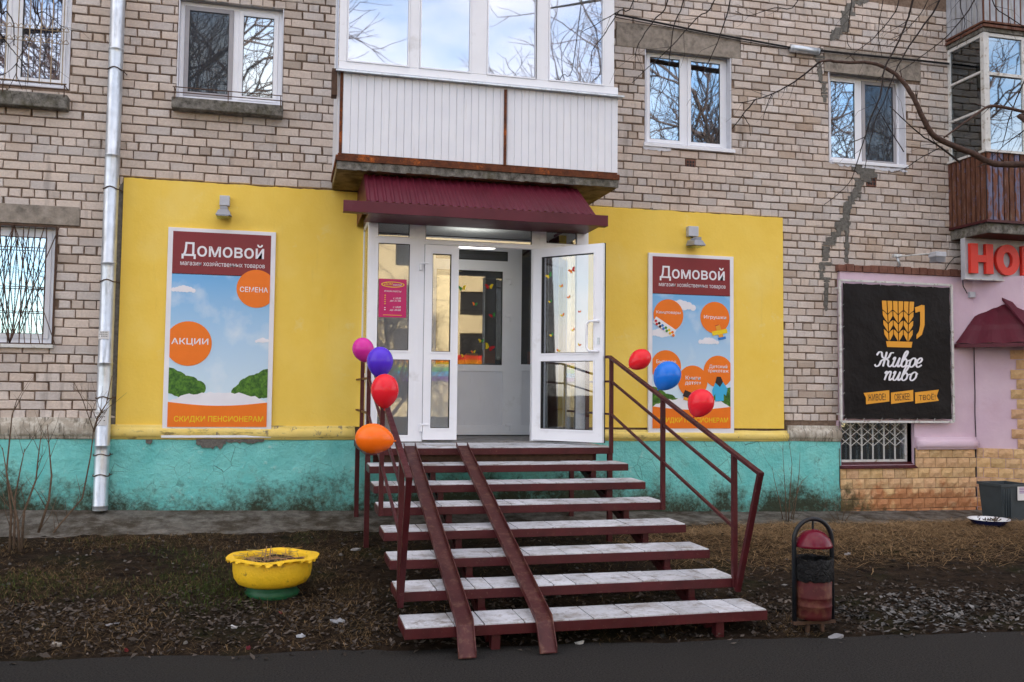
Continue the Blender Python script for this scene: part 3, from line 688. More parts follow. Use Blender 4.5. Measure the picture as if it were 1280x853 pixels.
# fan grille on the ground floor window
a, b_, c, d = WIN['w4']; q = MB(); Yg = -.03
for p_ in (((a, b_), (c, b_)), ((a, d), (c, d)), ((c, b_), (c, d)), ((a, b_), (a, d))): q.bar((p_[0][0], Yg, p_[0][1]), (p_[1][0], Yg, p_[1][1]), .018)
for k in range(13):
    x = c-.10-.115*k
    if x > a: q.bar((x, Yg-.008, b_-.02), (x, Yg-.008, d), .009)
for cx_ in (c-.42, c-1.3):
    for k in range(-3, 4):
        if k: q.bar((cx_, Yg-.016, b_), (cx_+k*.15, Yg-.016, d), .009); q.bar((cx_, Yg-.020, d), (cx_+k*.15, Yg-.020, b_), .007)
for zz in (b_+.35, b_+.62, b_+1.05): q.bar((a, Yg-.024, zz), (c-.1, Yg-.024, zz), .008)
q.build('grille', M['darkrust'], W4)

# lilac part with basement window -------------------------------------
XC = onY(1215, 500).x                                   # inner corner where the lilac porch wall turns forward
a0 = LIL_X0; b = MB()
bz0, bz1 = BSMT[1], BSMT[3]
wall_holes(b, a0, XC, .05, LIL_TOP, [BSMT], -.05, .14); b.add([(a0,-.05,.05),(a0,.02,.05),(a0,.02,LIL_TOP),(a0,-.05,LIL_TOP)], [(0,1,2,3)]); b.add([(a0,-.05,LIL_TOP),(XC,-.05,LIL_TOP),(XC,.02,LIL_TOP),(a0,.02,LIL_TOP)],[(0,1,2,3)])
b.build('lilac_wall', M['lilac'], BLD)
# porch side wall, running forward from the corner, and its front
pe = onX(1252, 480, XC+.02)                             # front edge of the side wall
# the wall runs forward and to the right (splayed)
SPL = Vector((.80, -.60, 0)).normalized()
def splay(t): return Vector((XC, -.05, 0))+SPL*t
SPLN = .62
b = MB(); A, B2 = splay(0), splay(SPLN)
b.add([(A.x, A.y, .05), (B2.x, B2.y, .05), (B2.x, B2.y, LIL_TOP), (A.x, A.y, LIL_TOP)], [(0,1,2,3)])
b.add([(B2.x, B2.y, .05), (B2.x+6, B2.y, .05), (B2.x+6, B2.y, LIL_TOP), (B2.x, B2.y, LIL_TOP)], [(0,1,2,3)])
b.add([(A.x, A.y, LIL_TOP), (B2.x, B2.y, LIL_TOP), (B2.x+6, B2.y, LIL_TOP), (B2.x+6, .01, LIL_TOP), (A.x, .01, LIL_TOP)], [(0,1,2,3,4)])
b.build('porch_wall', M['lilac'], BLD)
q = MB(); pr = mould_prof(onY(1100, 562).z, .17)
q.sweepX([(y-.05, z) for y, z in pr], onY(1141, 550).x, XC-.02, steps=8); q.build('moulding', M['lilac'], BLD, smooth=True)
# thin dark vertical line, slightly wavering, down the inner corner
q = MB(); q.tube([splay(.0)+Vector((-.004, -.012, z_)) + Vector((.012*noise.noise((z_*3, 0, 0)), 0, 0)) for z_ in [.35+i*.09 for i in range(26)]], .006, 5); q.build('corner_line', M['cable'], BLD)
# tan stone blocks
def block_mesh(w, h, seed, dd=.022):
    r = random.Random(seed); mb = MB(); nx, nz = 3, 2; vs = []; fs = []
    for j in range(nz+1):
        for i in range(nx+1):
            x, z_ = -w/2+w*i/nx, -h/2+h*j/nz; ed = i in (0, nx) or j in (0, nz)
            vs.append((x, -dd*.45 if ed else -dd-r.uniform(0, .012), z_))
    for j in range(nz):
        for i in range(nx): a = j*(nx+1)+i; fs.append((a, a+1, a+nx+2, a+nx+1))
    o = len(vs); vs += [(-w/2, .02, -h/2), (w/2, .02, -h/2), (w/2, .02, h/2), (-w/2, .02, h/2)]
    fs += [(o, o+1, nx, 0), (o+1, o+2, nz*(nx+1)+nx, nx), (o+2, o+3, nz*(nx+1), nz*(nx+1)+nx), (o+3, o, 0, nz*(nx+1))]
    t = 1+r.uniform(-.13, .10); mb.add(vs, fs, (t, t*(1+r.uniform(-.05, .04)), t*(1+r.uniform(-.08, .05)))); return mb
def put_block(cx, cy, cz, w, h, ang=0.0, seed=0, dd=.022):
    mb = block_mesh(w, h, seed, dd); me = bpy.data.meshes.new('stone_block'); me.from_pydata(mb.v, [], mb.f); me.materials.append(M['tan'])
    at = me.color_attributes.new('tint', 'FLOAT_COLOR', 'CORNER'); at.data.foreach_set('color', [v for f in mb.f for _ in f for v in (*mb.t[0], 1.0)])
    o = bpy.data.objects.new('stone_block', me); COL.objects.link(o); o.parent = BLD; o.location = Vector((cx, cy, cz))-BLD.location; o.rotation_euler.z = ang
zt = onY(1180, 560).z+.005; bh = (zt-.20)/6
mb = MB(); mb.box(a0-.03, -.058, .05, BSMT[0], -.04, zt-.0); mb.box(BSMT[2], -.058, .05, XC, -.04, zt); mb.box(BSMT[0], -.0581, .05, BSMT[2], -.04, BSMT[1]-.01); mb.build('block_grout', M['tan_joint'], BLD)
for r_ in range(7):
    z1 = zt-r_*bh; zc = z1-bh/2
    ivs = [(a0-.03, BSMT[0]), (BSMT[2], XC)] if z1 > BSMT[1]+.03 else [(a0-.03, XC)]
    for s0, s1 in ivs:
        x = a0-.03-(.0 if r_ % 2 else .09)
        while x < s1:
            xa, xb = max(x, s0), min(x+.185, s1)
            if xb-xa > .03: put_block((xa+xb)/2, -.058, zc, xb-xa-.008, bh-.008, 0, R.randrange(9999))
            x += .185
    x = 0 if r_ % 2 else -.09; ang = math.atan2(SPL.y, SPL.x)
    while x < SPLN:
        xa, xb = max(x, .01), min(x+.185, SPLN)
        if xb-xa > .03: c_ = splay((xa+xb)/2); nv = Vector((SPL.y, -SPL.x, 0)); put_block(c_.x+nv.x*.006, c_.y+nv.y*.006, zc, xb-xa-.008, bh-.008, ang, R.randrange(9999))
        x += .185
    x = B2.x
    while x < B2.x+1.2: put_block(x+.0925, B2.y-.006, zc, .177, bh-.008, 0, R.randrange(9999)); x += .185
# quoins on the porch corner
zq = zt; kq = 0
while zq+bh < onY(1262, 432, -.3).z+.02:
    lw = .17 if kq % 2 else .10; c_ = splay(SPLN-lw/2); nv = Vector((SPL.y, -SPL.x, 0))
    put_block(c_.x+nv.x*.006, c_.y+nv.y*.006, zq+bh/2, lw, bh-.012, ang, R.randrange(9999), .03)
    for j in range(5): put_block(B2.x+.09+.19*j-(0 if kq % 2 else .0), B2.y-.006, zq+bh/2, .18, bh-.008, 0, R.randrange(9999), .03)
    zq += bh; kq += 1
# red brown brick band above the lilac wall
x = a0-.04; zb = LIL_TOP
while x < XC+3:
    MB().box(x, -.075+R.uniform(-.012, .006), zb+.003, x+.118, .01, zb+.095+R.uniform(-.008, .012)).build('trim_brick', M['rbrick'], BLD, bevel=.006); x += .128
# basement window
BW = MB(); x0, z0, x1, z1 = BSMT; x0 += .004; x1 -= .05
frame_ring(BW, x0, z0+.03, x1, z1, .035, .04, .09); BWo = BW.build('window', M['oldwhite'], BLD, label='small basement window behind a white folding lattice under the black banner')
MB().box(x0+.035, .062, z0+.06, x1-.035, .07, z1-.03).build('pane', M['glassold'], BWo)
MB().add([(x0,.3,z0),(x1,.3,z0),(x1,.3,z1),(x0,.3,z1)], [(0,1,2,3)]).build('room_backdrop', M['dark'], BWo)
MB().add([(x0, -.11, z0-.03), (x1+.05, -.11, z0-.03), (x1+.05, .04, z0+.035), (x0, .04, z0+.035), (x0, -.11, z0-.045), (x1+.05, -.11, z0-.045), (x1+.05, .04, z0-.005), (x0, .04, z0-.005)], [(0,1,2,3),(4,7,6,5),(0,4,5,1),(1,5,6,2),(2,6,7,3),(3,7,4,0)]).build('outer_sill', M['maroon'], BWo)
q = MB(); nb = 7
for k in range(nb):
    x = x0+.04+(x1-x0-.08)*k/(nb-1); q.bar((x-.007, .012, z0+.06), (x-.007, .012, z1), .007); q.bar((x+.007, .012, z0+.06), (x+.007, .012, z1), .007)
    if k < nb-1:
        xn = x0+.04+(x1-x0-.08)*(k+1)/(nb-1); za = z0+(z1-z0)*.42; zc_ = z1+.03
        for s in (0, 1):
            q.bar((x, .004, za if s else za+.13), (xn, .004, za+.13 if s else za), .007); q.bar((x, .004, za+.13 if s else za+.26), (xn, .004, za+.26 if s else za+.13), .007); q.bar((x, .004, za+.26 if s else za+.39), (xn, .004, za+.39 if s else za+.26), .007)
q.build('lattice', M['oldwhite'], BWo)

# ---------------------------------------------- central balcony
BY = -1.07; bx0, bx1 = .475, 3.68; bz = 4.10
BAL = MB().box(bx0, BY, bz, bx1, .0, bz+.085).build('balcony', M['slabunder'], BLD, label='white clad balcony with four large panes above the maroon canopy', bevel=.01)
q = MB(); n_ = 60
for k in range(n_):
    x = bx0+(bx1-bx0)*k/n_; q.box(x, BY-.010-R.uniform(0, .008), bz+R.uniform(-.004, .008), x+(bx1-bx0)/n_, BY+.02, bz+.088)
q.build('slab_edge', M['oldconc'], BAL)
q = MB(); q.box(bx0-.01, BY-.03, bz+.090, bx1+.01, BY+.03, bz+.150); q.box(bx0-.012, BY-.028, bz+.09, bx0+.03, 0, bz+.15)
q.box(bx0+.02, BY-.008, bz+.156, bx0+.05, BY+.03, 5.17); q.box(bx0+.01, BY-.006, bz+.156, bx1-.01, BY+.03, bz+.175)
xm = onY(631, 160, BY).x; q.box(xm-.015, BY-.030, bz+.17, xm+.015, BY+.0, 5.13); q.build('steel_frame', M['rust'], BAL)
zr = onY(600, 105, BY-.03).z
zr = 5.17
x = bx0+.052; wst = .083; k = 0
while x < bx1-.02:
    xe = min(x+wst, bx1-.005)
    if not (x < xm < xe and False):
        q = MB(); q.prism if False else None
        pr = [(x+.001, BY-.004), (x+.006, BY-.009), (xe-.006, BY-.009), (xe-.001, BY-.004), (xe-.001, BY+.012), (x+.001, BY+.012)]
        z0, z1 = bz+.176, zr; nq = len(pr)
        q.add([(a, c, z0) for a, c in pr]+[(a, c, z1) for a, c in pr], [(i, (i+1)%nq, nq+(i+1)%nq, nq+i) for i in range(nq)]+[tuple(range(nq-1, -1, -1)), tuple(range(nq, 2*nq))])
        q.build('cladding_strip', M['cladding'], BAL)
    x = xe
q = MB(); q.box(bx0+.0, BY+.02, bz+.1, bx0+.02, -.0, zr); q.box(bx1-.012, BY+.015, bz+.1, bx1, 0, zr); q.build('side_cladding', M['cladding'], BAL)
q = MB(); q.add([(bx0-.03, BY-.075, zr+.0), (bx1+.05, BY-.075, zr+.0), (bx1+.05, BY+.05, zr+.03), (bx0-.03, BY+.05, zr+.03), (bx0-.03, BY-.075, zr-.018), (bx1+.05, BY-.075, zr-.018), (bx1+.05, BY+.05, zr-.012), (bx0-.03, BY+.05, zr-.012)], [(0,1,2,3),(4,7,6,5),(0,4,5,1),(1,5,6,2),(2,6,7,3),(3,7,4,0)])
q.build('drip_ledge', M['steel'], BAL)
q = MB().box(bx0-.07, BY-.02, zr-.27, bx0-.012, BY+.12, zr+.02); q.build('ledge_end_box', M['darkrust'], BAL)
gz0, gz1 = zr+.03, 6.75
q = MB(); q.box(bx0+.0, BY, gz0, bx1, BY+.07, gz0+.085); q.box(bx0, BY, gz1-.08, bx1, BY+.07, gz1)
posts = [(420, 434), (512, 525), (589, 609), (671, 686), (755, 768)]
gx = []
for a, c in posts:
    xa, xb = onY(a, 45, BY).x, onY(c, 45, BY).x; gx.append((xa, xb)); q.box(max(xa, bx0), BY+.0008, gz0+.085, min(xb, bx1+.03), BY+.069, gz1-.08)
q.box(bx0, BY+.075, gz0, bx0+.05, 0, gz0+.08); q.box(bx0, -.06, gz0+.08, bx0+.05, 0, gz1); q.box(bx1-.05, BY+.075, gz0, bx1, 0, gz0+.08)
q.build('glazing_frame', M['pvc'], BAL, bevel=.006)
for i in range(4):
    xa, xb = gx[i][1], gx[i+1][0]; s = MB(); frame_ring(s, xa+.001, gz0+.086, xb-.001, gz1-.081, .014, BY-.01, BY+.04); s.build('sash', M['pvc'], BAL)
    p = MB().box(xa+.015, BY+.018, gz0+.10, xb-.015, BY+.026, gz1-.095); p.build('pane', M['glassb'], BAL)
MB().box(bx0+.02, BY+.035, gz0+.10, bx0+.028, -.07, gz1).build('pane', M['glassb'], BAL)
MB().box(bx0, BY, gz1+.001, bx1, 0, 7.0).build('upper_slab', M['concrete'], BAL)
MB().box(gx[2][1]+.21 if False else gx[3][0]-.012, BY-.012, gz0+.09, gx[3][0]-.002, BY+.0, gz1-.09).build('gasket', M['gasket'], BAL)
MB().box(.6, -.3, 5.2, 3.6, -.28, 7).build('room_backdrop', M['interior'], BAL)

# ---------------------------------------------- right hand wooden balcony
rx0 = onY(1186, 200).x; RYd = -.66
RB_z0 = onY(1190, 300).z
cxn = onX(1234, 290, rx0)
RYd = cxn.y if -1.3 < cxn.y < -.3 else -.8
RYd = max(-1.1, min(-.45, RYd))
def zc_at(px, py): return onY(px, py, RYd).z
sl = zc_at(1235, 291); slt = zc_at(1235, 278)
RB = MB().box(rx0, RYd, sl, rx0+3.2, 0, slt-.01).build('balcony', M['oldconc'], BLD, label='old wooden balcony with peeling boards at the right edge', bevel=.008)
MB().box(rx0+.02, RYd+.02, sl-.004, rx0+3.18, -.01, sl-.001).build('slab_underside', M['darkrust'], RB)
bt = zc_at(1236, 190); bb = slt
k = 0; x = rx0
while x < rx0+2.2:
    MB().box(x+.008, RYd-.018-R.uniform(0, .006), bb+.035, x+.074, RYd, bt-.01).build('board', M['boards' if R.random() < .55 else 'boards2'], RB); x += .088
y = RYd
while y < -.04:
    MB().box(rx0-.016-R.uniform(0, .006), y+.008, bb+.035, rx0, min(y+.076, -.005), bt-.01).build('board', M['boards'], RB); y += .09
MB().box(rx0+.004, RYd+.004, bb+.036, rx0+3, RYd+.012, bt-.012).box(rx0+.002, RYd+.013, bb+.036, rx0+.01, -.002, bt-.012).build('backing', M['dark'], RB)
q = MB(); q.box(rx0-.03, RYd-.035, bb+.0, rx0+3, RYd-.0, bb+.034); q.box(rx0-.03, RYd, bb, rx0, 0, bb+.034); q.build('bottom_rail', M['maroon'], RB)
q = MB(); q.box(rx0-.04, RYd-.05, bt-.008, rx0+3, RYd+.03, bt+.022); q.box(rx0-.04, RYd+.03, bt-.008, rx0+.04, 0, bt+.022); q.build('top_rail', M['oldwhite'], RB)
wt = zc_at(1237, 41)
q = MB(); q.box(rx0-.01, RYd-.01, bt+.022, rx0+.075, RYd+.06, wt); q.box(rx0, -.05, bt+.022, rx0+.05, -.0, wt)
q.box(rx0+.001, RYd+.06, wt-.05, rx0+.045, -.05, wt); q.box(rx0+.075, RYd, wt-.05, rx0+3, RYd+.05, wt)
for f in (.36, .68): zz = bt+(wt-bt)*f; q.box(rx0+.003, RYd+.06, zz-.016, rx0+.04, -.05, zz+.016)
q.box(rx0+.075, RYd+.002, bt+(wt-bt)*.66-.025, rx0+3, RYd+.045, bt+(wt-bt)*.66+.02)
for xx in (.62, 1.1, 1.6): q.box(rx0+xx, RYd+.001, bt+.022, rx0+xx+.05, RYd+.046, wt-.05)
q.build('glazing_frame', M['oldwhite'], RB, bevel=.004)
for f0, f1 in ((0, .36), (.36, .68), (.68, 1)):
    MB().box(rx0+.02, RYd+.062, bt+.03+(wt-bt-.06)*f0+.016, rx0+.025, -.052, bt+.01+(wt-bt-.05)*f1-.014).build('pane', M['glassold'], RB)
for xa, xb in ((.076, .619), (.671, 1.099), (1.151, 1.599)):
    for f0, f1 in ((0, .66), (.66, 1)):
        MB().box(rx0+xa, RYd+.02, bt+.03+(wt-bt-.06)*f0+.016, rx0+xb, RYd+.026, bt+.01+(wt-bt-.05)*f1-.02).build('pane', M['glass'], RB)
MB().box(rx0+.10, -.02, bt, rx0+3, -.01, wt).build('inner_wall', M['roomwall'], RB)
q = MB()
for k in range(26):
    p = Vector((rx0+.12+R.uniform(0, .35), RYd+.25+R.uniform(-.1, .25), bt+.08+R.uniform(0, .12)))
    for j in range(5):
        a = R.uniform(0, 6.28); d = Vector((math.cos(a), math.sin(a), R.uniform(-.3, .6)))*.035; e = d.cross(Vector((0,0,1)))*.5
        q.add([p-e*.5, p+d, p+e*.5], [(0,1,2)])
q.build('red_flowers', PR['dkred'], RB)
# balcony above it
UZ = wt+.06; q = MB(); q.box(rx0-.02, RYd-.02, UZ-.055, rx0+3, 0, UZ-.002); UB = q.build('balcony', M['oldconc'], BLD, label='grey corrugated balcony underside at the top right corner')
q = MB(); q.box(rx0-.04, RYd-.05, UZ, rx0+3, RYd+.0, UZ+.035); q.box(rx0-.04, RYd, UZ, rx0, 0, UZ+.035); q.box(rx0-.035, RYd-.045, UZ+.06, rx0+3, RYd, UZ+.085); q.box(rx0-.035, RYd, UZ+.06, rx0, 0, UZ+.085); q.build('bottom_rail', M['boards'], UB)
x = rx0
while x < rx0+2:
    MB().box(x+.004, RYd-.015, UZ+.09, x+.085, RYd, UZ+1.0).build('panel', M['greycorr'], UB); MB().box(x-.012, RYd-.02, UZ+.09, x+.003, RYd, UZ+1.0).build('panel_batten', M['boards'], UB); x += .1
y = RYd
while y < -.03:
    MB().box(rx0-.015, y+.004, UZ+.09, rx0, min(y+.085, -.003), UZ+1.0).build('panel', M['greycorr'], UB); y += .1

# ================================================================== SHOP ENTRANCE (glazed vestibule)
VX0, VX1 = onY(459, 400, VY).x, onY(735, 400, VY).x; VTOP = 3.70
VE = thing('shop_entrance', ((VX0+VX1)/2, VY, P_Z), 'white glazed shop entrance with its right door standing open under the maroon canopy', 'entrance')
fz = P_Z+.012
def vr(x0, y0, x1, y1, Y=VY): return rectY(x0, y0, x1, y1, Y)
fr = MB(); FT = VTOP
panes = []     # (rect)
Lp1 = vr(472.8, 279, 512, 296); Lp2 = vr(472, 304.5, 511.5, 438); Lp3 = vr(472, 449.5, 510.5, 544)
Tp = vr(532, 282, 665, 303); Rp1 = vr(683, 290, 721, 305)
ox0, ox1 = vr(572, 310, 665, 540)[0], vr(572, 310, 665, 540)[2]; dz1 = onY(610, 309, VY).z
lx0 = vr(529, 310, 572, 540)[0]
Rp2 = (Rp1[0], Lp2[1], Rp1[2], Lp2[3]); Rp3 = (Rp1[0], Lp3[1], Rp1[2], Lp3[3])
vh = [Lp1, Lp2, Lp3, (Tp[0], Tp[1], Tp[2], Tp[3]), (Rp1[0], max(Rp1[1], Lp1[1]), Rp1[2], Lp1[3]), Rp2, Rp3, (lx0, P_Z-.01, ox1, dz1)]
wall_holes(fr, VX0, VX1, fz, FT, vh, VY, .065)
fr.add([(VX0,VY,fz),(VX0,VY+.065,fz),(VX0,VY+.065,FT),(VX0,VY,FT)], [(0,1,2,3)]); fr.add([(VX1,VY,fz),(VX1,VY+.065,fz),(VX1,VY+.065,FT),(VX1,VY,FT)], [(3,2,1,0)])
fr.build('front_frame', M['pvc'], VE)
q = MB()     # profile ribs on the posts and beads round the panes
for h in vh[:-1]: frame_ring(q, h[0]-.018, h[1]-.018, h[2]+.018, h[3]+.018, .017, VY-.008, VY+.004)
for xx in (VX0+.03, VX0+.062, (Lp2[2]+lx0)/2-.02, (Lp2[2]+lx0)/2+.02, (ox1+Rp1[0])/2): q.box(xx-.004, VY-.004, fz, xx+.004, VY+.002, FT-.02)
q.build('glazing_bead', M['pvc'], VE)
q = MB()
for h in vh[:-1]: frame_ring(q, h[0], h[1], h[2], h[3], .006, VY+.01, VY+.03)
q.build('gasket', M['gasket'], VE)
for h in vh[:-1]: MB().box(h[0]+.006, VY+.018, h[1]+.006, h[2]-.006, VY+.026, h[3]-.006).build('pane', M['glassdoor'], VE)
# side walls of the vestibule
for X, s in ((VX0, 1), (VX1, -1)):
    q = MB(); w = .03*s
    def bx(y0, z0, y1, z1, mb=q, X=X, w=w): mb.box(min(X, X+w), y0, z0, max(X, X+w), y1, z1)
    bx(VY+.066, fz, VY+.14, FT); bx(-.10, fz, -.03, FT); bx(VY+.14, fz, -.10, fz+.09); bx(VY+.14, FT-.09, -.10, FT); bx(VY+.14, 1.82+.0, -.10, 1.92)
    q.build('side_frame', M['pvc'], VE)
    MB().box(X+.010*s-.003, VY+.14, fz+.09, X+.010*s+.003, -.10, 1.82).build('pane', M['glassdoor'], VE); MB().box(X+.010*s-.003, VY+.14, 1.92, X+.010*s+.003, -.10, FT-.09).build('pane', M['glassdoor'], VE)
MB().box(VX0, VY, FT+.001, VX1, -.03, FT+.05).build('vestibule_ceiling', M['interior'], VE)
MB().box(VX0, VY+.0, P_Z-.03, VX1, .9, P_Z+.008).build('threshold_floor', M['ptile'], VE)
# passage through the wall and the inner door
IY = .50
q = MB(); q.add([(.95,.0,P_Z),(.95,IY,P_Z),(.95,IY,3.72),(.95,0,3.72)], [(0,1,2,3)]); q.add([(3.30,.0,P_Z),(3.30,IY,P_Z),(3.30,IY,3.72),(3.30,0,3.72)], [(3,2,1,0)]); q.add([(.95,0,3.71),(3.3,0,3.71),(3.3,IY,3.71),(.95,IY,3.71)], [(0,1,2,3)]); q.build('passage_lining', M['interior'], VE)
def ir(x0, y0, x1, y1): return rectY(x0, y0, x1, y1, IY)
ig = ir(545, 338, 628, 456); ip = ir(545, 464, 628, 532); it = ir(545, 313, 635, 325); isl = ir(652, 313, 700, 456); isp = ir(652, 464, 700, 532)
q = MB(); wall_holes(q, .96, 3.29, P_Z+.02, 3.70, [ig, ip, it, isl, isp], IY, .06); ID = q.build('inner_frame', M['pvc'], VE)
for h in (ig, isl, it): MB().box(h[0]+.002, IY+.02, h[1]+.002, h[2]-.002, IY+.028, h[3]-.002).build('pane', M['glassdoor'], ID); 
q = MB()
for h in (ig, isl, it): frame_ring(q, h[0], h[1], h[2], h[3], .007, IY+.008, IY+.03)
q.build('gasket', M['gasket'], ID)
for h in (ip, isp): MB().box(h[0]+.001, IY+.012, h[1]+.001, h[2]-.001, IY+.05, h[3]-.001).build('lower_panel', M['cladding'], ID)
for (px, py) in ((637, 350), (637, 397), (637, 533)):
    p = onY(px, py, IY); MB().box(p.x-.055, IY-.02, p.z-.0, p.x+.02, IY, p.z+.03).box(p.x+.0, IY-.024, p.z-.06, p.x+.022, IY, p.z+.0).build('hinge', M['pvc'], ID, bevel=.004)
# shop room behind
q = MB(); q.add([(.3,.56,P_Z-.3),(4.6,.56,P_Z-.3),(4.6,5,P_Z-.3),(.3,5,P_Z-.3),(.3,.56,3.75),(4.6,.56,3.75),(4.6,5,3.75),(.3,5,3.75)], [(0,1,2,3),(4,7,6,5),(3,2,6,7),(0,3,7,4),(1,5,6,2)]); q.build('shop_room', M['roomwall'], VE)
q = MB()
for (xa, za, w, h, d) in ((.9, 1.1, .5, 1.5, 2.6), (1.6, 1.1, .45, 1.1, 3.4), (2.6, 1.1, .7, 1.9, 3.0), (3.4, 1.1, .5, 1.2, 2.2)): q.box(xa, d, za, xa+w, d+.35, za+h)
q.build('shop_shelf', M['darkrust'], VE)
for k in range(24): 
    xs = R.uniform(1.0, 3.8); q = MB().box(xs, 2.1, 1.3+.28*(k % 4), xs+R.uniform(.08, .2), 2.19, 1.3+.28*(k % 4)+R.uniform(.1, .22)); q.build('shop_goods', [PR['dkred'], PR['yellow'], PR['white'], PR['blue'], PR['green'], PR['orange']][k % 6], VE)
q = MB(); q.v = [(2.15+.3*math.cos(k*math.pi/12), -.10+.07*math.sin(k*math.pi/12), zz) for zz in (3.478, 3.495) for k in range(24)]; q.f = [tuple(range(23, -1, -1)), tuple(range(24, 48))]+[(k, (k+1)%24, 24+(k+1)%24, 24+k) for k in range(24)]; q.t = [(1,1,1)]*len(q.f); q.build('ceiling_lamp', M['lamp'], VE)
# door leaves
def leaf(name, A, B, z0, z1, gl, mid, label=None, mt='pvc', fwd=.06, handle=False, stile=.10):
    """leaf from hinge A to free edge B (xy), with upper and lower glass"""
    A, B = Vector((*A, 0)), Vector((*B, 0)); Ld = (B-A).length; D = bpy.data.objects.new('door_hinge_line', None)
    ang = math.atan2(B.y-A.y, B.x-A.x)
    def T(mb):
        c, s = math.cos(ang), math.sin(ang); mb.v = [(A.x+v[0]*c-v[1]*s, A.y+v[0]*s+v[1]*c, v[2]) for v in mb.v]; return mb
    h1 = (stile, z0+.13, Ld-stile, mid-.045); h2 = (stile, mid+.045, Ld-stile, z1-.10)
    q = MB(); wall_holes(q, 0, Ld, z0, z1, [h1, h2], -fwd/2, fwd)
    q.add([(0,fwd/2,z0),(Ld,fwd/2,z0),(Ld,fwd/2,z1),(0,fwd/2,z1)][:4], []) 
    q2 = MB(); wall_holes(q2, 0, Ld, z0, z1, [h1, h2], fwd/2, .001); q.add(q2.v, q2.f)
    for a, c in ((0, 0), (Ld, Ld)): q.add([(a,-fwd/2,z0),(a,fwd/2,z0),(a,fwd/2,z1),(a,-fwd/2,z1)], [(0,1,2,3)])
    for zz in (z0, z1): q.add([(0,-fwd/2,zz),(Ld,-fwd/2,zz),(Ld,fwd/2,zz),(0,fwd/2,zz)], [(0,1,2,3)])
    o = T(q).build('door', M[mt], VE, label=label)
    q = MB()
    for h in (h1, h2): frame_ring(q, h[0]-.016, h[1]-.016, h[2]+.016, h[3]+.016, .015, -fwd/2-.008, -fwd/2+.002); 
    T(q).build('glazing_bead', M['pvc'], o)
    q = MB()
    for h in (h1, h2): frame_ring(q, h[0], h[1], h[2], h[3], .006, -fwd/2+.004, fwd/2-.004)
    frame_ring(q, -.006, z0-.006, Ld+.006, z1+.006, .006, fwd/2-.02, fwd/2-.005)
    T(q).build('gasket', M['gasket'], o)
    for h in (h1, h2): T(MB().box(h[0]+.004, -.004, h[1]+.004, h[2]-.004, .004, h[3]-.004)).build('pane', M['glassdoor'], o)
    if handle:
        za, zb = handle; u = Ld-.05; v = Ld-.17
        q = MB(); q.tube([(u, -fwd/2, za), (u-.02, -fwd/2-.05, za), (v+.03, -fwd/2-.055, za), (v, -fwd/2-.055, za+.035), (v, -fwd/2-.055, zb-.035), (v+.03, -fwd/2-.055, zb), (u-.02, -fwd/2-.05, zb), (u, -fwd/2, zb)], .014, 8)
        T(q).build('handle', M['pvc'], o, smooth=True)
        T(MB().box(u-.012, -fwd/2-.012, za+.08, u+.012, -fwd/2, za+.15)).build('keyhole_plate', M['steel'], o)
    return o, T, Ld
zd0, zd1 = P_Z+.03, dz1-.01
mid = onY(545, 445, VY).z
leaf('door', (lx0+.004, VY-.005), (ox0-.004, VY-.005), zd0, zd1, None, mid, 'narrow left door leaf standing closed', stile=.085)
for py in (330, 532):
    p = onY(527, py, VY-.04); MB().box(p.x-.02, VY-.04, p.z-.07, p.x+.008, VY-.0, p.z+.0).box(p.x-.02, VY-.05, p.z, p.x+.08, VY-.036, p.z+.018).build('hinge', M['pvc'], VE, bevel=.004)
Bf = onY(755, 430, -1.50)
hx = ox1+.012
OD, OT, OL = leaf('door', (hx, VY-.035), (Bf.x, -1.50), zd0, zd1, None, onY(545, 445, VY).z, 'right door leaf swung open outward with butterfly stickers', handle=(onX(748, 440, Bf.x-.02).z, onX(748, 440, Bf.x-.02).z+.33), stile=.115)
# butterflies
def butterfly(parent, pos, s, cols, T=None, tilt=0):
    for sd, cm in ((-1, cols[0]), (1, cols[1])):
        q = MB(); pts = [(0, 0), (.5*sd, .5), (.95*sd, .45), (.75*sd, .05), (.6*sd, -.15), (.55*sd, -.55), (.2*sd, -.5)]
        c, sn = math.cos(tilt), math.sin(tilt)
        P = [(pos[0]+s*(a*c-b_*sn), pos[2]+s*(a*sn+b_*c)) for a, b_ in pts]; q.prism(P, pos[1]-.0015, pos[1])
        if T: T(q)
        q.build('butterfly_sticker', cm, parent)
yb = [PR['yellow'], PR['orange'], PR['green'], PR['dkred'], PR['blue']]
for (u, z_, s, a, c) in ((.20, 3.18, .05, 0, 2), (.50, 3.22, .05, 1, 3), (.36, 3.05, .028, 0, 1), (.22, 2.88, .026, 0, 2), (.46, 2.92, .025, 1, 1), (.38, 2.72, .03, 0, 1), (.60, 2.75, .022, 3, 1), (.52, 2.55, .026, 0, 1), (.24, 2.50, .03, 0, 2), (.33, 2.32, .026, 1, 0), (.60, 2.38, .025, 0, 1)):
    butterfly(OD, (u, -.0065, z_-.12), s, (yb[a], yb[c]), OT, R.uniform(-.6, .6))
for (px, py, s, a, c) in ((578, 360, .06, 2, 0), (612, 358, .06, 3, 0), (594, 380, .04, 1, 2), (602, 426, .045, 0, 2), (612, 434, .075, 0, 3), (580, 445, .04, 0, 1), (592, 440, .035, 1, 0), (616, 394, .05, 3, 2)):
    p = onY(px, py, IY); butterfly(ID, (p.x, IY+.018, p.z), s, (yb[a], yb[c]), None, R.uniform(-.7, .7))

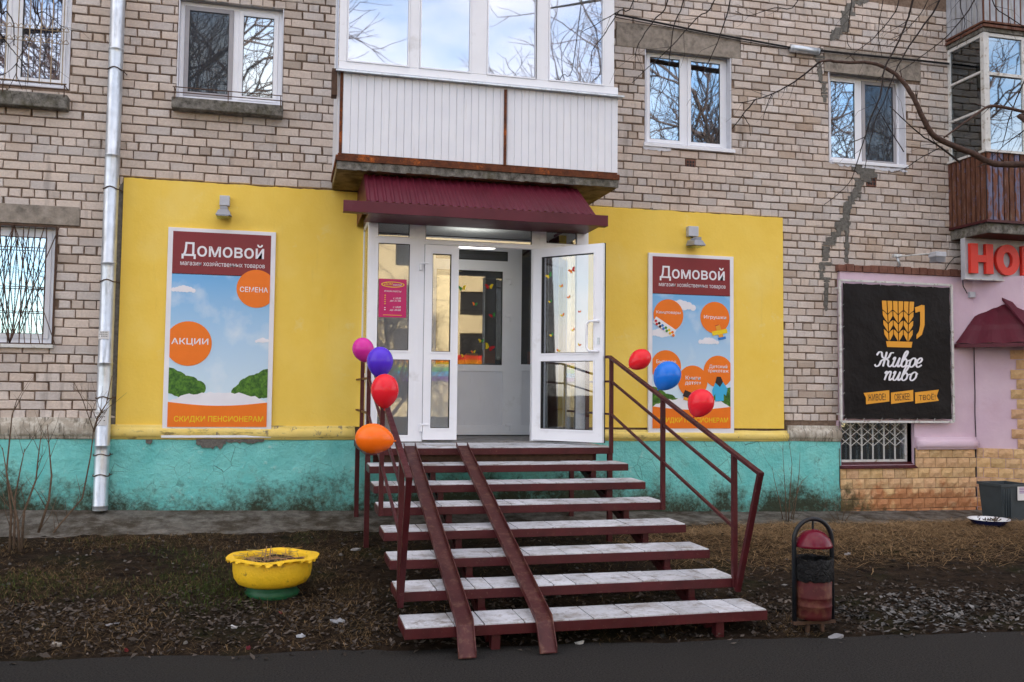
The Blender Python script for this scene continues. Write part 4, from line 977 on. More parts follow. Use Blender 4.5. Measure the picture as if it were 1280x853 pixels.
# opening hours notice on the left pane
a, b_, c, d = rectY(473.5, 349, 508, 397, VY-.01)
HN = thing('opening_hours_notice', ((a+c)/2, VY, b_), 'magenta opening hours notice on the left glass panel of the entrance', 'notice')
yh = VY-.010
MB().box(a, yh, b_, c, yh+.006, d).build('notice_board', PR['magenta'], HN)
w, h = c-a, d-b_
q = MB(); e1 = circle((a+c)/2, d-h*.145, w*.42, 36, h*.075); e2 = circle((a+c)/2, d-h*.145, w*.385, 36, h*.058)
q.v = [(x, yh-.0015, z_) for x, z_ in e1]+[(x, yh-.0015, z_) for x, z_ in e2]; q.f = [(i, (i+1)%36, 36+(i+1)%36, 36+i) for i in range(36)]; q.t = [(1,1,1)]*36; q.build('ring_mark', PR['yellow'], HN)
text('lettering', 'ДОМ', PR['yellow'], HN, a+w*.33, d-h*.14, w*.33, h*.075, yh-.002, .001, .0, .3)
text('lettering', 'овой', PR['white'], HN, a+w*.66, d-h*.145, w*.32, h*.055, yh-.002, .001, .0, .3)
text('lettering', 'РЕЖИМ РАБОТЫ', PR['white'], HN, (a+c)/2, d-h*.32, w*.62, h*.042, yh-.001, .001, .0, .2)
for k_, s in enumerate(('с 10:00', 'до 21:00', 'с 10:00', 'до 20:00')):
    text('lettering', s, PR['white'], HN, a+w*(.66 if k_ % 2 == 0 else .60), d-h*(.50, .57, .73, .81)[k_], w*(.28 if k_ % 2 == 0 else .4), h*.052, yh-.001, .001, .0, .2)
q = MB()
for k in range(5): q.box(a+w*.20, yh-.0015, d-h*(.42+.055*k)-.008, a+w*.25, yh-.0002, d-h*(.42+.055*k))
q.build('day_marks', PR['yellow'], HN)
q = MB()
for k in range(2): q.box(a+w*.20, yh-.0015, d-h*(.74+.055*k)-.008, a+w*.25, yh-.0002, d-h*(.74+.055*k))
q.build('day_marks', PR['white'], HN)
MB().box(a+w*.16, yh-.0015, b_+h*.055, c-w*.16, yh-.0002, b_+h*.065).build('foot_line', PR['yellow'], HN)

# ================================================================== MAROON CANOPY
CN = thing('entrance_canopy', (2.0, -1.2, 3.7), 'maroon ribbed metal canopy over the white shop entrance', 'canopy')
ct = (-.96, 4.085); cb = (-1.40, 3.70); cx0, cx1 = .775, 3.22; cxb0, cxb1 = .775, 3.30
q = MB(); nr = 29; prev = None
for k in range(nr):
    u0, u1 = k/nr, (k+1)/nr; prf = [(u0, 0), (u0+.18/nr, -.012), (u0+.36/nr, -.012), (u0+.52/nr, 0), (u1, 0)]
    for i in range(4):
        vs = []
        for (u, hgt) in (prf[i], prf[i+1]):
            for (yy, zz, xa, xb) in ((ct[0], ct[1], cx0, cx1), (cb[0], cb[1], cxb0, cxb1)): vs.append((xa+(xb-xa)*u, yy+hgt*.7, zz-hgt*.7))
        q.add([vs[0], vs[1], vs[3], vs[2]], [(0,1,2,3)])
q.build('ribbed_sheet', M['sheet'], CN)
q = MB(); q.add([(cx0, ct[0], ct[1]), (cxb0, cb[0], cb[1]), (cxb0, cb[0]+.02, cb[1]-.03), (cx0, -.03, cb[1]-.03), (cx0, -.03, ct[1])], [(0,1,2,3,4)]); q.build('side_sheet', M['sheet'], CN); q = MB(); q.add([(cx1, ct[0], ct[1]), (cxb1, cb[0], cb[1]), (cxb1, cb[0]+.02, cb[1]-.03), (cx1, -.03, cb[1]-.03), (cx1, -.03, ct[1])], [(4,3,2,1,0)]); q.build('side_sheet', M['sheet'], CN)
q = MB(); q.box(.535, -1.44, 3.575, 3.43, -1.405, 3.695); q.box(.535, -1.405, 3.575, 3.43, -1.33, 3.585); q.build('fascia', M['sheet'], CN, bevel=.003)
MB().box(.80, -1.33, 3.69-.10+.0, 3.38, VY-.005, 3.60).build('soffit', M['sheet'], CN)

# ================================================================== STEPS
XL, XR, RUN, RISE, TD, SY0, SZ0 = .792, 3.419, .46, .139, .373, -4.868, .176
ST = thing('entrance_steps', ((XL+XR)/2, -3.2, .0), 'maroon steel steps with white tiled treads leading up to the shop entrance', 'steps')
FH = .072
def tinted_tile(x0, x1, y0, y1, z, parent, mt='tile', th=.012):
    t = R.uniform(.80, 1.08); j = lambda: R.uniform(-.004, .004)
    q = MB(); zz = z+R.uniform(-.001, .002); a, b_, c, d = (x0+.0045+j()*.6, y0+.002), (x1-.0045, y0+.002+abs(j())), (x1-.0045+j()*.6, y1-.004), (x0+.0045, y1-.004+j())
    q.add([(*p, zz-th) for p in (a, b_, c, d)]+[(*p, zz) for p in (a, b_, c, d)], [(0,3,2,1),(4,5,6,7),(0,1,5,4),(1,2,6,5),(2,3,7,6),(3,0,4,7)], (t, t, t*1.01))
    q.build('tile', M[mt], parent, tinted=True)
for k in range(8):
    y0 = SY0+k*RUN; zt_ = SZ0+k*RISE; dep = TD if k < 7 else 1.0
    if k == 7: dep = -(y0)-.05
    q = MB()
    q.box(XL, y0, zt_-FH, XR, y0+.035, zt_-.004); q.box(XL, y0+dep-.035, zt_-FH, XR, y0+dep, zt_-.004)
    q.box(XL, y0+.035, zt_-FH, XL+.035, y0+dep-.035, zt_-.004); q.box(XR-.035, y0+.035, zt_-FH, XR, y0+dep-.035, zt_-.004)
    q.box(XL+.035, y0+.035, zt_-.045, XR-.035, y0+dep-.035, zt_-.016)
    if k == 7: q.box(XL+.1, y0+.25, zt_-.16, XR-.1, y0+.29, zt_-FH)
    o = q.build('step_frame' if k < 7 else 'landing_frame', M['maroon'], ST, bevel=.003)
    # tiles
    if k < 7:
        nrow = 1 if R.random() < .3 else 2; x = XL+.004
        while x < XR-.02:
            w = R.choice((.33, .36, .28, .17, .2, .13, .30)); xe = min(x+w, XR-.004)
            if XR-.004-xe < .06: xe = XR-.004
            ys = [y0+.004, y0+dep-.004] if R.random() < .62 else [y0+.004, y0+dep*R.uniform(.4, .6), y0+dep-.004]
            for i in range(len(ys)-1): tinted_tile(x, xe, ys[i], ys[i+1], zt_+.003, o)
            x = xe
    else:
        y = y0+.004
        while y < y0+dep-.02:
            x = XL+.004
            while x < XR-.02:
                xe = min(x+.33, XR-.004); tinted_tile(x, xe, y, min(y+.33, y0+dep-.004), zt_+.003, o, 'tile'); x = xe
            y += .33
# stringers and little posts
for sx in (XL+.62, XR-.36):
    q = MB(); q.bar((sx, SY0+.20, SZ0-.14), (sx, SY0+7*RUN+.3, SZ0+7*RISE-.10), .06, .07); o = q.build('stringer', M['maroon'], ST)
    for k in range(7):
        zt_ = SZ0+k*RISE; y0 = SY0+k*RUN
        q = MB().box(sx-.025, y0+.04, max(.0, zt_-FH-.13), sx+.025, y0+.09, zt_-FH); q.build('support_post', M['maroon'], ST)
    MB().box(sx-.03, SY0+.03, -.01, sx+.03, SY0+.10, SZ0-FH).build('foot', M['maroon'], ST)
yf = SY0+7*RUN
for sx in (XL+.025, XR-.025):
    MB().box(sx-.025, yf+.003, soil_z(sx, yf)-.05, sx+.025, yf+.053, P_Z-.075).build('leg', M['maroon'], ST)
    MB().box(sx-.025, -.30, .2, sx+.025, -.25, P_Z-.075).build('leg', M['maroon'], ST)
q = MB(); q.box(XL+.2, yf+.08, P_Z-.16, XR-.2, yf+.11, P_Z-.075); q.build('under_beam', M['darkrust'], ST)
# ramps for prams
def nose(y): return SZ0+(y-SY0)/RUN*RISE+.012
for (ta, tb) in (((512, 561), (581, 780)), ((577.5, 560), (680, 775))):
    xa = onY(*ta, SY0+7*RUN).x; xb = onY(*tb, SY0-.02).x; X0 = (xa+xb)/2; w = .12
    line = [(yf+.02, nose(yf)+.004), (SY0-.02, nose(SY0-.02)), (SY0-.17, .012)]
    q = MB()
    xs_ = [xa, xb, xb-.01]
    for i in range(2):
        (ya, za), (yb_, zb_) = line[i], line[i+1]; xa_, xb_ = xs_[i], xs_[i+1]
        for (o0, o1, h0, h1) in ((-w/2, w/2, 0, .006), (-w/2, -w/2+.006, .0061, .042), (w/2-.006, w/2, .0061, .042)):
            q.add([(xa_+o0, ya, za+h0), (xa_+o1, ya, za+h0), (xa_+o1, ya, za+h1), (xa_+o0, ya, za+h1), (xb_+o0, yb_, zb_+h0), (xb_+o1, yb_, zb_+h0), (xb_+o1, yb_, zb_+h1), (xb_+o0, yb_, zb_+h1)],
                  [(0,1,2,3),(7,6,5,4),(0,4,5,1),(1,5,6,2),(2,6,7,3),(3,7,4,0)])
    q.build('ramp_channel', M['ramp'], ST)
# hand rails
def zx(px, py, X): return onX(px, py, X)
yP = [SY0+7*RUN, SY0+4*RUN, SY0+1*RUN]
def z_on(px, py, X, Y):
    """height at which the vertical line (X,Y) stands"""
    d = Vector((X, Y, 0))-EYE; v = ray(px, py); t = (Y-EYE.y)/v.y; return EYE.z+v.z*t
tz = [z_on(765, 446, XR, yP[0]+.03), z_on(828, 497, XR, yP[1]+.03), z_on(919, 566, XR, yP[2]+.03)]
slope = (tz[0]-tz[2])/(yP[0]-yP[2]); yE = yP[2]-.42; zE = tz[2]-.42*slope
m1z = [z_on(765, 477, XR, yP[0]), z_on(914, 605, XR, yP[2])]; m2z = [z_on(765, 518, XR, yP[0]), z_on(914, 660, XR, yP[2])]
for X in (XR-.02, XL+.02):
    def bz_(y): i = (y-SY0)/RUN; return SZ0+math.floor(i+1e-6)*RISE
    q = MB(); q.bar((X, yP[0]+.06, tz[0]), (X, yE, zE), .045, .028, up=(0, -slope, 1)); q.build('handrail', M['maroon'], ST, bevel=.004)
    for i, y in enumerate(yP):
        MB().box(X-.02, y-.018, (P_Z, bz_(yP[1]), bz_(yP[2]))[i]-FH, X+.02, y+.020, tz[i]-.012).build('post', M['maroon'], ST, bevel=.003)
    q = MB(); q.bar((X, yE+.02, zE), (X, yP[2]-.045, bz_(yP[2])-FH-.02), .042, .036); q.build('slanted_post', M['maroon'], ST, bevel=.003)
    for mz_ in (m1z, m2z):
        q = MB(); q.bar((X, yP[0], mz_[0]), (X, yP[2], mz_[1]), .022, .022, up=(0, -slope, 1)); q.build('mid_rail', M['maroon'], ST)
    # landing side rail
    MB().box(X-.02, -.86, P_Z-.05, X+.02, -.82, tz[0]-.01).build('post', M['maroon'], ST)
    q = MB(); q.bar((X, yP[0]+.061, tz[0]), (X, -.10, tz[0]), .045, .028); q.build('handrail', M['maroon'], ST)
    for mz_ in (m1z, m2z): MB().bar((X, yP[0]+.02, mz_[0]), (X, -.06, mz_[0]), .022).build('mid_rail', M['maroon'], ST)

# ================================================================== BALLOONS
def balloon(px, py, rx, rz, Xp, c, label, yaw=0, tilt=0, knot=(0, -1), Y=None):
    p = onX(px, py, Xp) if Y is None else onY(px, py, Y); dd = proj(p)[2]; ax, az = rx*dd/FPX, rz*dd/FPX; q = MB()
    prof = []
    nn = 20
    for i in range(nn+1):
        th = math.pi*i/nn; r = math.sin(th); z_ = -math.cos(th)
        if z_ < 0: r *= (1-.20*(-z_)**1.6); z_ *= 1.12
        prof.append((max(r, .001), z_))
    q.lathe(prof, (0, 0, 0), 32, True)
    kz = -1.12; q.lathe([(.03, kz+.02), (.035, kz-.03), (.075, kz-.10), (.02, kz-.085)], (0, 0, 0), 14, True)
    ca, sa = math.cos(tilt), math.sin(tilt)
    r_ = (ax+az)/2; big = max(ax, az)*1.0; small = min(ax, az)
    out = []
    for x, y, z_ in q.v:
        x, y, z_ = x*small, y*small, z_*big; out.append((p.x+x*ca+z_*sa, p.y+y, p.z-x*sa+z_*ca))
    q.v = out; o = q.build('balloon', balloon_mat('balloon_rubber', c), smooth=True)
    me = o.data; me.transform(Matrix.Translation(-p)); o.location = p
    tag(o, label, 'balloon', 'balloons tied to the stair railings'); return p
GR = 'balloons tied to the stair railings'
bp = []
bp.append(balloon(454, 437, 13.5, 15, 0, (.62, .03, .32), 'magenta balloon, highest on the left railing beside the yellow wall', Y=onX(470, 462, XL).y-.12, tilt=-.3))
bp.append(balloon(475, 452, 16.5, 18.5, 0, (.10, .035, .62), 'violet blue balloon between the magenta and the red one', Y=onX(474, 476, XL).y-.28))
bp.append(balloon(481, 488, 17.5, 20.5, 0, (.78, .02, .035), 'red balloon on the left railing under the violet one', Y=onX(484, 508, XL).y-.22))
bp.append(balloon(467, 548.5, 19, 23, 0, (.95, .17, .01), 'orange balloon hanging sideways from the left handrail', Y=onX(492, 543, XL).y-.18, tilt=math.pi/2+3.14+.12))
bp.append(balloon(800, 449.5, 12.5, 15, XR-.06, (.78, .02, .03), 'red balloon, topmost on the right handrail', tilt=.95))
bp.append(balloon(834, 469.5, 17, 18.5, XR-.06, (.015, .18, .72), 'blue balloon on the right handrail', tilt=.6))
bp.append(balloon(876, 503.5, 16.5, 17.5, XR-.06, (.78, .02, .035), 'red balloon, lowest on the right handrail', tilt=.5))

# ================================================================== POSTERS
def poster_base(px, label):
    x0, z0, x1, z1 = px; T = thing('shop_poster', ((x0+x1)/2, -.04, z0), label, 'poster'); y = -.062
    MB().box(x0, y, z0, x1, -.028, z1).build('backing_board', PR['white'], T, bevel=.003)
    MB().box(x0-.005, -.085, z0-.055, x1+.0, -.028, z0-.028).build('bottom_strip', M['pvc'], T)
    MB().box(x0-.01, -.07, z0-.027, x1+.01, -.028, z0-.012).build('rust_strip', M['rust'], T)
    return T, y
def cloud(mb, cx, cz, s, y, box, seed=0):
    r = random.Random(seed); 
    for k in range(7):
        u = (k-3)/3; pts = clip_poly(circle(cx+u*s*1.1, cz+s*.15*(1-u*u)+r.uniform(-.05, .05)*s, s*(.42-.2*abs(u))*r.uniform(.9, 1.2), 18), *box)
        if len(pts) > 2: mb.prism(pts, y-.0002*k-.0006, y)
def put(parent, name, mt, polys, y, box=None, th=.0008):
    q = MB()
    for i, p in enumerate(polys):
        if box: p = clip_poly(p, *box)
        if len(p) > 2: q.prism(p, y-th-.00012*i, y+.0003)
    return q.build(name, mt, parent)
def poster(px, label, kind):
    T, y = poster_base(px, label); x0, z0, x1, z1 = px; W, H = x1-x0, z1-z0; mg = W*.045
    a, b_, c, d = x0+mg, z0+mg*.8, x1-mg, z1-mg*.8; w, h = c-a, d-b_
    U = lambda u, v: (a+w*u, d-h*v)          # u right, v down
    rect = lambda u0, v0, u1, v1: [U(u0, v1), U(u1, v1), U(u1, v0), U(u0, v0)]
    box = (a, b_, c, d); L1, L2, L3, L4, L5 = y-.001, y-.003, y-.0055, y-.008, y-.0105
    put(T, 'sky_print', PR['sky'], [rect(0, .215, 1, .99)], L1)
    put(T, 'header_print', PR['maroon'], [rect(0, 0, 1, .218)], L1)
    text('lettering', 'Домовой', PR['white'], T, *U(.51, .095), w*.84, h*.088, y-.002, .0015, .012)
    text('lettering', 'магазин хозяйственных товаров', PR['white'], T, *U(.51, .163), w*.86, h*.031, y-.002, .0015, 0)
    cl = [(.12, .30, .09), (.94, .55, .06)] if kind == 1 else [(.35, .29, .15), (.12, .45, .13), (.72, .49, .1)]
    for i, (u, v, s) in enumerate(cl): q = MB(); cloud(q, *U(u, v), s*w, L2, box, i); q.build('cloud_print', PR['white'], T)
    v0 = .74 if kind == 1 else .80
    bush = []
    r = random.Random(3)
    for side in (0, 1):
        for k in range(9):
            uu = (k/9)*.33; bush.append(circle(*U(uu if side == 0 else 1-uu, v0+.02+.05*(k/9)+r.uniform(-.02, .02)), w*(.12 if k < 5 else .08), 16))
    put(T, 'bush_print', PR['bush'], bush[:9], L2-.0012, (a, d-h*.90, c, d-h*.2)); put(T, 'bush_print', PR['bush'], bush[9:], L2-.0012, (a, d-h*.90, c, d-h*.2))
    mound = [U(0, .90), U(1, .90)]+[U(1-i/24, .868-.055*math.sin(math.pi*i/24)**.6+.006*r.uniform(-1, 1)) for i in range(25)]
    put(T, 'mound_print', PR['white'], [mound], L4+.0015, box)
    foot = [U(0, .99), U(1, .99)]+[U(1-i/16, .865+.018*math.sin(math.pi*i/16)) for i in range(17)]
    put(T, 'footer_print', PR['orange'], [foot], L4, box)
    text('lettering', 'СКИДКИ ПЕНСИОНЕРАМ', PR['yellow'], T, *U(.515, .952 if kind == 1 else .945), w*.90, h*.034, L4-.0012, .001, .008)
    rs = w*.20
    if kind == 1:
        put(T, 'disc_print', PR['orange'], [circle(*U(.86, .28), w*.205, 40)], L3, box); text('lettering', 'СЕМЕНА', PR['white'], T, *U(.835, .285), w*.29, h*.027, L3-.0012, .001, .01)
        put(T, 'disc_print', PR['orange'], [circle(*U(.185, .57), w*.235, 44)], L3, box); text('lettering', 'АКЦИИ', PR['white'], T, *U(.20, .562), w*.37, h*.038, L3-.0012, .001, .01)
    else:
        D = [(.20, .34, .19, 'Канцтовары', .31, .021, .325), (.80, .345, .19, 'Игрушки', .29, .026, .345), (.17, .635, .19, 'Бытовая\nхимия', .25, .045, .62), (.84, .66, .19, 'Детский\nтрикотаж', .27, .05, .645), (.51, .72, .19, 'Книги\nдетям', .20, .055, .715)]
        for i, (u, v, r0, s, tw, th_, tv) in enumerate(D):
            put(T, 'disc_print', PR['orange'], [circle(*U(u, v), w*r0, 40)], L3-.0006*i, box)
            text('lettering', s, PR['white'], T, *U(u+.0, tv), w*tw, h*th_, L3-.0018-.0006*i, .001, .004)
        # paint box, toy plane, book, child's jacket
        cx_, cz_ = U(.16, .44)
        def rotrect(cx, cz, ww, hh, an): return [(cx+x*math.cos(an)-z_*math.sin(an), cz+x*math.sin(an)+z_*math.cos(an)) for x, z_ in ((-ww/2, -hh/2), (ww/2, -hh/2), (ww/2, hh/2), (-ww/2, hh/2))]
        put(T, 'paint_box_print', PR['white'], [rotrect(*U(.15, .405), w*.30, w*.085, -.55)], L4)
        for i in range(12):
            u, v = .04+.042*(i % 6)+.012*(i//6), .375+.0125*(i % 6)+.018*(i//6)
            put(T, 'paint_print', [PR['dkred'], PR['orange'], PR['yellow'], PR['green'], PR['blue'], PR['dark']][i*5 % 6], [circle(*U(u, v), w*.017, 10)], L4-.0012)
        for (u, v, ww, hh, an, mt) in ((.86, .43, .06, .17, .35, 'amber'), (.86, .43, .20, .05, .2, 'yellow'), (.89, .465, .10, .03, .2, 'blue'), (.83, .40, .05, .05, .3, 'dkred')): put(T, 'toy_plane_print', PR[mt], [rotrect(*U(u, v), ww*w, hh*w, an)], L4-.0003*ww*10)
        put(T, 'jacket_print', PR['cyan'], [[U(.76, .77), U(.80, .725), U(.90, .72), U(.96, .76), U(.94, .80), U(.91, .79), U(.91, .83), U(.80, .835), U(.80, .79), U(.77, .81)]], L4-.002)
        put(T, 'jacket_print', PR['dark'], [[U(.80, .725), U(.82, .69), U(.87, .69), U(.90, .72), U(.86, .75)]], L4-.003)
        put(T, 'book_print', PR['dark'], [rotrect(*U(.46, .80), w*.14, w*.08, -.4)], L4-.0025)
        put(T, 'book_print', PR['amber'], [rotrect(*U(.45, .825), w*.12, w*.035, -.3)], L4-.0035)
    return T
def corner_rect(tl, tr, bl, br, Y):
    a, b_, c, d = onY(*tl, Y), onY(*tr, Y), onY(*bl, Y), onY(*br, Y); return (a.x+c.x)/2, (c.z+d.z)/2, (b_.x+d.x)/2, (a.z+b_.z)/2
poster(corner_rect((210, 285), (344, 289.5), (203, 540), (340, 542), -.06), 'tall shop poster left of the entrance with two orange discs', 1)
poster(corner_rect((809.5, 315), (916, 322), (811.5, 543), (918.5, 541), -.06), 'tall shop poster right of the entrance with five orange discs', 2)

# flood lights above the posters
for px, lab in ((281, 'grey floodlight above the left poster'), (864, 'grey floodlight above the right poster')):
    py = 246 if px < 400 else 284
    p = onY(px, py, -.03); T = thing('wall_floodlight', p, lab, 'light', 'floodlights on the yellow wall')
    a, b_, c, d = rectY(px-6, py, px+6.5, py+12.5, -.04); MB().box(a, -.11, b_, c, -.028, d).build('junction_box', M['palegrey'], T, bevel=.006)
    q = MB(); q.tube([((a+c)/2, -.06, b_), ((a+c)/2, -.06, b_-.06)], .006, 6); q.build('stem', M['cable'], T)
    h0 = b_-.045; cxx = (a+c)/2; q = MB()
    q.add([(cxx-.055, -.26, h0-.03), (cxx+.055, -.26, h0-.03), (cxx+.055, -.03, h0+.0), (cxx-.055, -.03, h0), (cxx-.085, -.30, h0-.10), (cxx+.085, -.30, h0-.10), (cxx+.085, -.05, h0-.075), (cxx-.085, -.05, h0-.075)],
          [(0,1,2,3),(4,7,6,5),(0,4,5,1),(1,5,6,2),(2,6,7,3),(3,7,4,0)]); q.build('lamp_head', M['greymetal'], T, bevel=.006)
    q = MB()
    for k in range(5): q.box(cxx-.04, -.25+.04*k, h0-.035, cxx+.04, -.245+.04*k, h0+.012)
    q.build('cooling_fins', M['greymetal'], T)
    MB().box(cxx-.075, -.285, h0-.106, cxx+.075, -.065, h0-.1005).build('lens', M['glassold'], T)

# ================================================================== BLACK BANNER
bx = corner_rect((1049, 351), (1189, 356), (1052, 529), (1192, 526), -.13)
BN = thing('beer_banner', ((bx[0]+bx[2])/2, -.12, bx[1]), 'black banner with an orange mug of wheat on the lilac wall', 'banner')
x0, z0, x1, z1 = bx; Yb = -.13
q = MB()
for a, c in (((x0, z0), (x1, z0)), ((x0, z1), (x1, z1)), ((x0, z0), (x0, z1)), ((x1, z0), (x1, z1))): q.bar((a[0], Yb, a[1]), (c[0], Yb, c[1]), .028)
for zz in (z0+.1, z1-.1): 
    for xx in (x0, x1): q.bar((xx, Yb, zz), (xx, -.04, zz), .02)
q.build('pipe_frame', M['oldwhite'], BN)
m_ = .035; nx, nz = 30, 36; q = MB()
for j in range(nz+1):
    for i in range(nx+1):
        u, v = i/nx, j/nz; ed = min(u, 1-u, v, 1-v)
        sc_ = .010*(math.sin(i*math.pi/5)**2 if j in (0, nz) else 0); sx_ = .008*(math.sin(j*math.pi/6)**2 if i in (0, nx) else 0)
        X = x0+m_+(x1-x0-2*m_)*u+(sx_ if i == 0 else -sx_); Z = z0+m_+(z1-z0-2*m_)*v+(sc_ if j == 0 else -sc_)
        q.v.append((X, Yb-.012+.004*noise.noise((u*5, v*5, 0))*min(1, ed*8), Z))
for j in range(nz):
    for i in range(nx): a = j*(nx+1)+i; q.f.append((a, a+1, a+nx+2, a+nx+1)); q.t.append((1,1,1))
q.build('vinyl_sheet', PR['blackish'], BN, smooth=True)
q = MB()
for k in range(7):
    for (zz, s) in ((z0, 1), (z1, -1)): x = x0+.05+(x1-x0-.1)*k/6; q.bar((x-.02, Yb-.02, zz-.012*s), (x+.015, Yb-.02, zz+m_*s+.015*s), .004)
    for (xx, s) in ((x0, 1), (x1, -1)): z_ = z0+.06+(z1-z0-.12)*k/6; q.bar((xx-.012*s, Yb-.02, z_), (xx+m_*s+.012*s, Yb-.02, z_+.03), .004)
q.build('cable_ties', M['paper'], BN, kind='stuff')
w, h = x1-x0, z1-z0; yl = Yb-.019
V2 = lambda u, v: (x0+w*u, z1-h*v)
# mug of wheat: v from .13 (top) to .46; drawn from zoomed proportions
mug = []
cols = 5; ml, mr = .355, .652
mug.append(('base', [V2(.392, .425), V2(.628, .425), V2(.618, .467), V2(.402, .467)]))
def MP(u, v): c0 = (ml+mr)/2; return V2(c0+(u-c0)*(1-(v-.135)*.52), v)
cen = [ml+(mr-ml)*k/3+(mr-ml)/6 for k in range(3)]; hw = (mr-ml)/6
for cu_ in cen:
    for s in (-1, 1):
        ui, uo = cu_+s*.0045, cu_+s*(hw-.0045)
        mug.append(('bar', [MP(ui, .135), MP(uo, .135), MP(uo, .198), MP(ui, .226)]))
        for r_ in range(3):
            v0_ = .208+.066*r_; um = (ui+uo)/2
            mug.append(('grain', [MP(ui, v0_+.028), MP(um, v0_+.010), MP(uo, v0_), MP(uo, v0_+.034), MP(um, v0_+.062), MP(ui, v0_+.084)]))
q = MB()
for nme, p in mug: q.prism(p, yl-.002, yl+.001)
arc = []
outer = [(.655, .175), (.69, .165), (.715, .155), (.742, .158), (.74, .30), (.715, .37), (.665, .405)]; inner_ = [(.665, .375), (.69, .345), (.70, .30), (.702, .205), (.688, .205), (.660, .215)]
q.prism([V2(*p) for p in outer+inner_], yl-.002, yl+.001); q.build('mug_emblem', PR['amber'], BN)
GL = {'Ж': (2.0, [[(1.0,1.6),(.98,.8),(.95,0)], [(-.1,1.2),(.1,1.55),(.4,1.5),(.6,1.05),(1.0,.8)], [(1.0,.8),(.6,.62),(.45,.15),(.15,0),(-.1,.22)], [(1.0,.8),(1.35,1.0),(1.5,1.45),(1.85,1.5)], [(1.0,.8),(1.38,.65),(1.48,.18),(1.75,0),(2.0,.25)]]),
      'и': (1.0, [[(-.05,.75),(.08,1),(.16,.9),(.06,.25),(.24,0),(.5,.2),(.7,1)], [(.7,1),(.64,.25),(.78,0),(1.0,.25)]]),
      'в': (.98, [[(.0,.35),(.35,1.1),(.5,1.55),(.35,1.72),(.15,1.35),(.05,.35),(.28,0),(.6,.2),(.6,.65),(.38,.88),(.2,.72)], [(.6,.6),(.98,.75)]]),
      'о': (.82, [[(.42,1),(.12,.75),(.08,.2),(.35,0),(.65,.3),(.65,.8),(.42,1)], [(.6,.85),(.84,.75)]]),
      'е': (.75, [[(.05,.42),(.42,.5),(.6,.8),(.42,1),(.12,.75),(.06,.25),(.32,0),(.72,.25)]]),
      'п': (.98, [[(-.05,.75),(.1,1),(.18,.8),(.1,0)], [(.12,.5),(.38,.95),(.6,.95),(.6,.3),(.7,0),(.95,.22)]])}
def script(word, u0, u1, vb, xh):
    tot = sum(GL[c][0] for c in word); pen = 0; Xa, Zb = V2(u0, vb); sx_ = (u1-u0)*w/tot; sz_ = xh*h
    for c in word:
        q = MB()
        for si, st in enumerate(GL[c][1]):
            P = []
            for i in range(len(st)-1):
                a, b_, cc, d = st[max(i-1, 0)], st[i], st[i+1], st[min(i+2, len(st)-1)]
                for k in range(5):
                    t = k/5; P.append(tuple(.5*((2*b_[m_])+(cc[m_]-a[m_])*t+(2*a[m_]-5*b_[m_]+4*cc[m_]-d[m_])*t*t+(3*b_[m_]-a[m_]-3*cc[m_]+d[m_])*t**3) for m_ in (0, 1)))
            P.append(st[-1]); W_ = [(Xa+(pen+x+.28*(y_-.5))*sx_, Zb+y_*sz_) for x, y_ in P]; n_ = len(W_)
            for i, p in enumerate(W_):
                a, b_ = W_[max(i-1, 0)], W_[min(i+1, n_-1)]; dx, dz = b_[0]-a[0], b_[1]-a[1]; L_ = math.hypot(dx, dz) or 1; th = sz_*(.055+.075*abs(dz)/L_)*(.7 if i in (0, n_-1) else 1)
                yy = yl-.003-.0012*si-.00006*i; q.v += [(p[0]-dz/L_*th, yy, p[1]+dx/L_*th), (p[0]+dz/L_*th, yy, p[1]-dx/L_*th)]
            o_ = len(q.v)-2*n_
            for i in range(n_-1): q.f.append((o_+2*i, o_+2*i+1, o_+2*i+3, o_+2*i+2)); q.t.append((1,1,1))
        q.build('script_letter', PR['white'], BN); pen += GL[c][0]
script('Живое', .30, .715, .607, .066); script('пиво', .375, .665, .704, .062)
for (u0, u1, vv, s, tail) in ((.19, .415, .826, 'ЖИВОЕ!', -1), (.43, .628, .822, 'СВЕЖЕЕ!', 0), (.645, .86, .818, 'ТВОЁ!', 1)):
    hv = .040; sk = .022
    p = [V2(u0+.02*(tail == -1), vv+hv+sk/2), V2(u1, vv+hv-sk/2), V2(u1-(.02 if tail == 1 else 0), vv-.005), V2(u1, vv-hv-sk/2), V2(u0, vv-hv+sk/2), V2(u0+(.02 if tail == -1 else 0), vv+.005)]
    q = MB().prism(p, yl-.002, yl+.001); q.build('ribbon', PR['amber'], BN); text('lettering', s, PR['dark'], BN, *V2((u0+u1)/2, vv), w*(u1-u0)*.70, h*.048, yl-.0035, .001, 0, 0, rot=.06)
# arm lamp over the banner
p = onY(1121, 333, -.05); T = thing('arm_floodlight', p, 'grey floodlight on a long arm above the black banner', 'light')
base = onY(1121, 321, -.12); head = onY(1166, 317, -.42)
q = MB(); q.tube([(p.x, -.06, p.z-.01), (p.x, -.12, p.z), (base.x, -.12, base.z)], .016, 8); q.build('bracket_pipe', M['steel'], T, smooth=True)
MB().box(base.x-.06, -.15, base.z-.01, base.x+.06, -.09, base.z+.03).build('clamp', M['steel'], T, bevel=.004)
q = MB(); q.tube([base, head], .010, 8); q.build('arm', M['oldwhite'], T, smooth=True)
q = MB(); hx, hy, hz = head.x+.05, head.y, head.z-.02; q.box(hx-.08, hy-.10, hz-.035, hx+.09, hy+.06, hz+.035); q.build('lamp_head', M['palegrey'], T, bevel=.012)
q = MB()
for k in range(5): q.box(hx-.07, hy-.09, hz-.045-.014*k, hx+.08, hy+.05, hz-.037-.014*k)
q.build('cooling_fins', M['greymetal'], T)

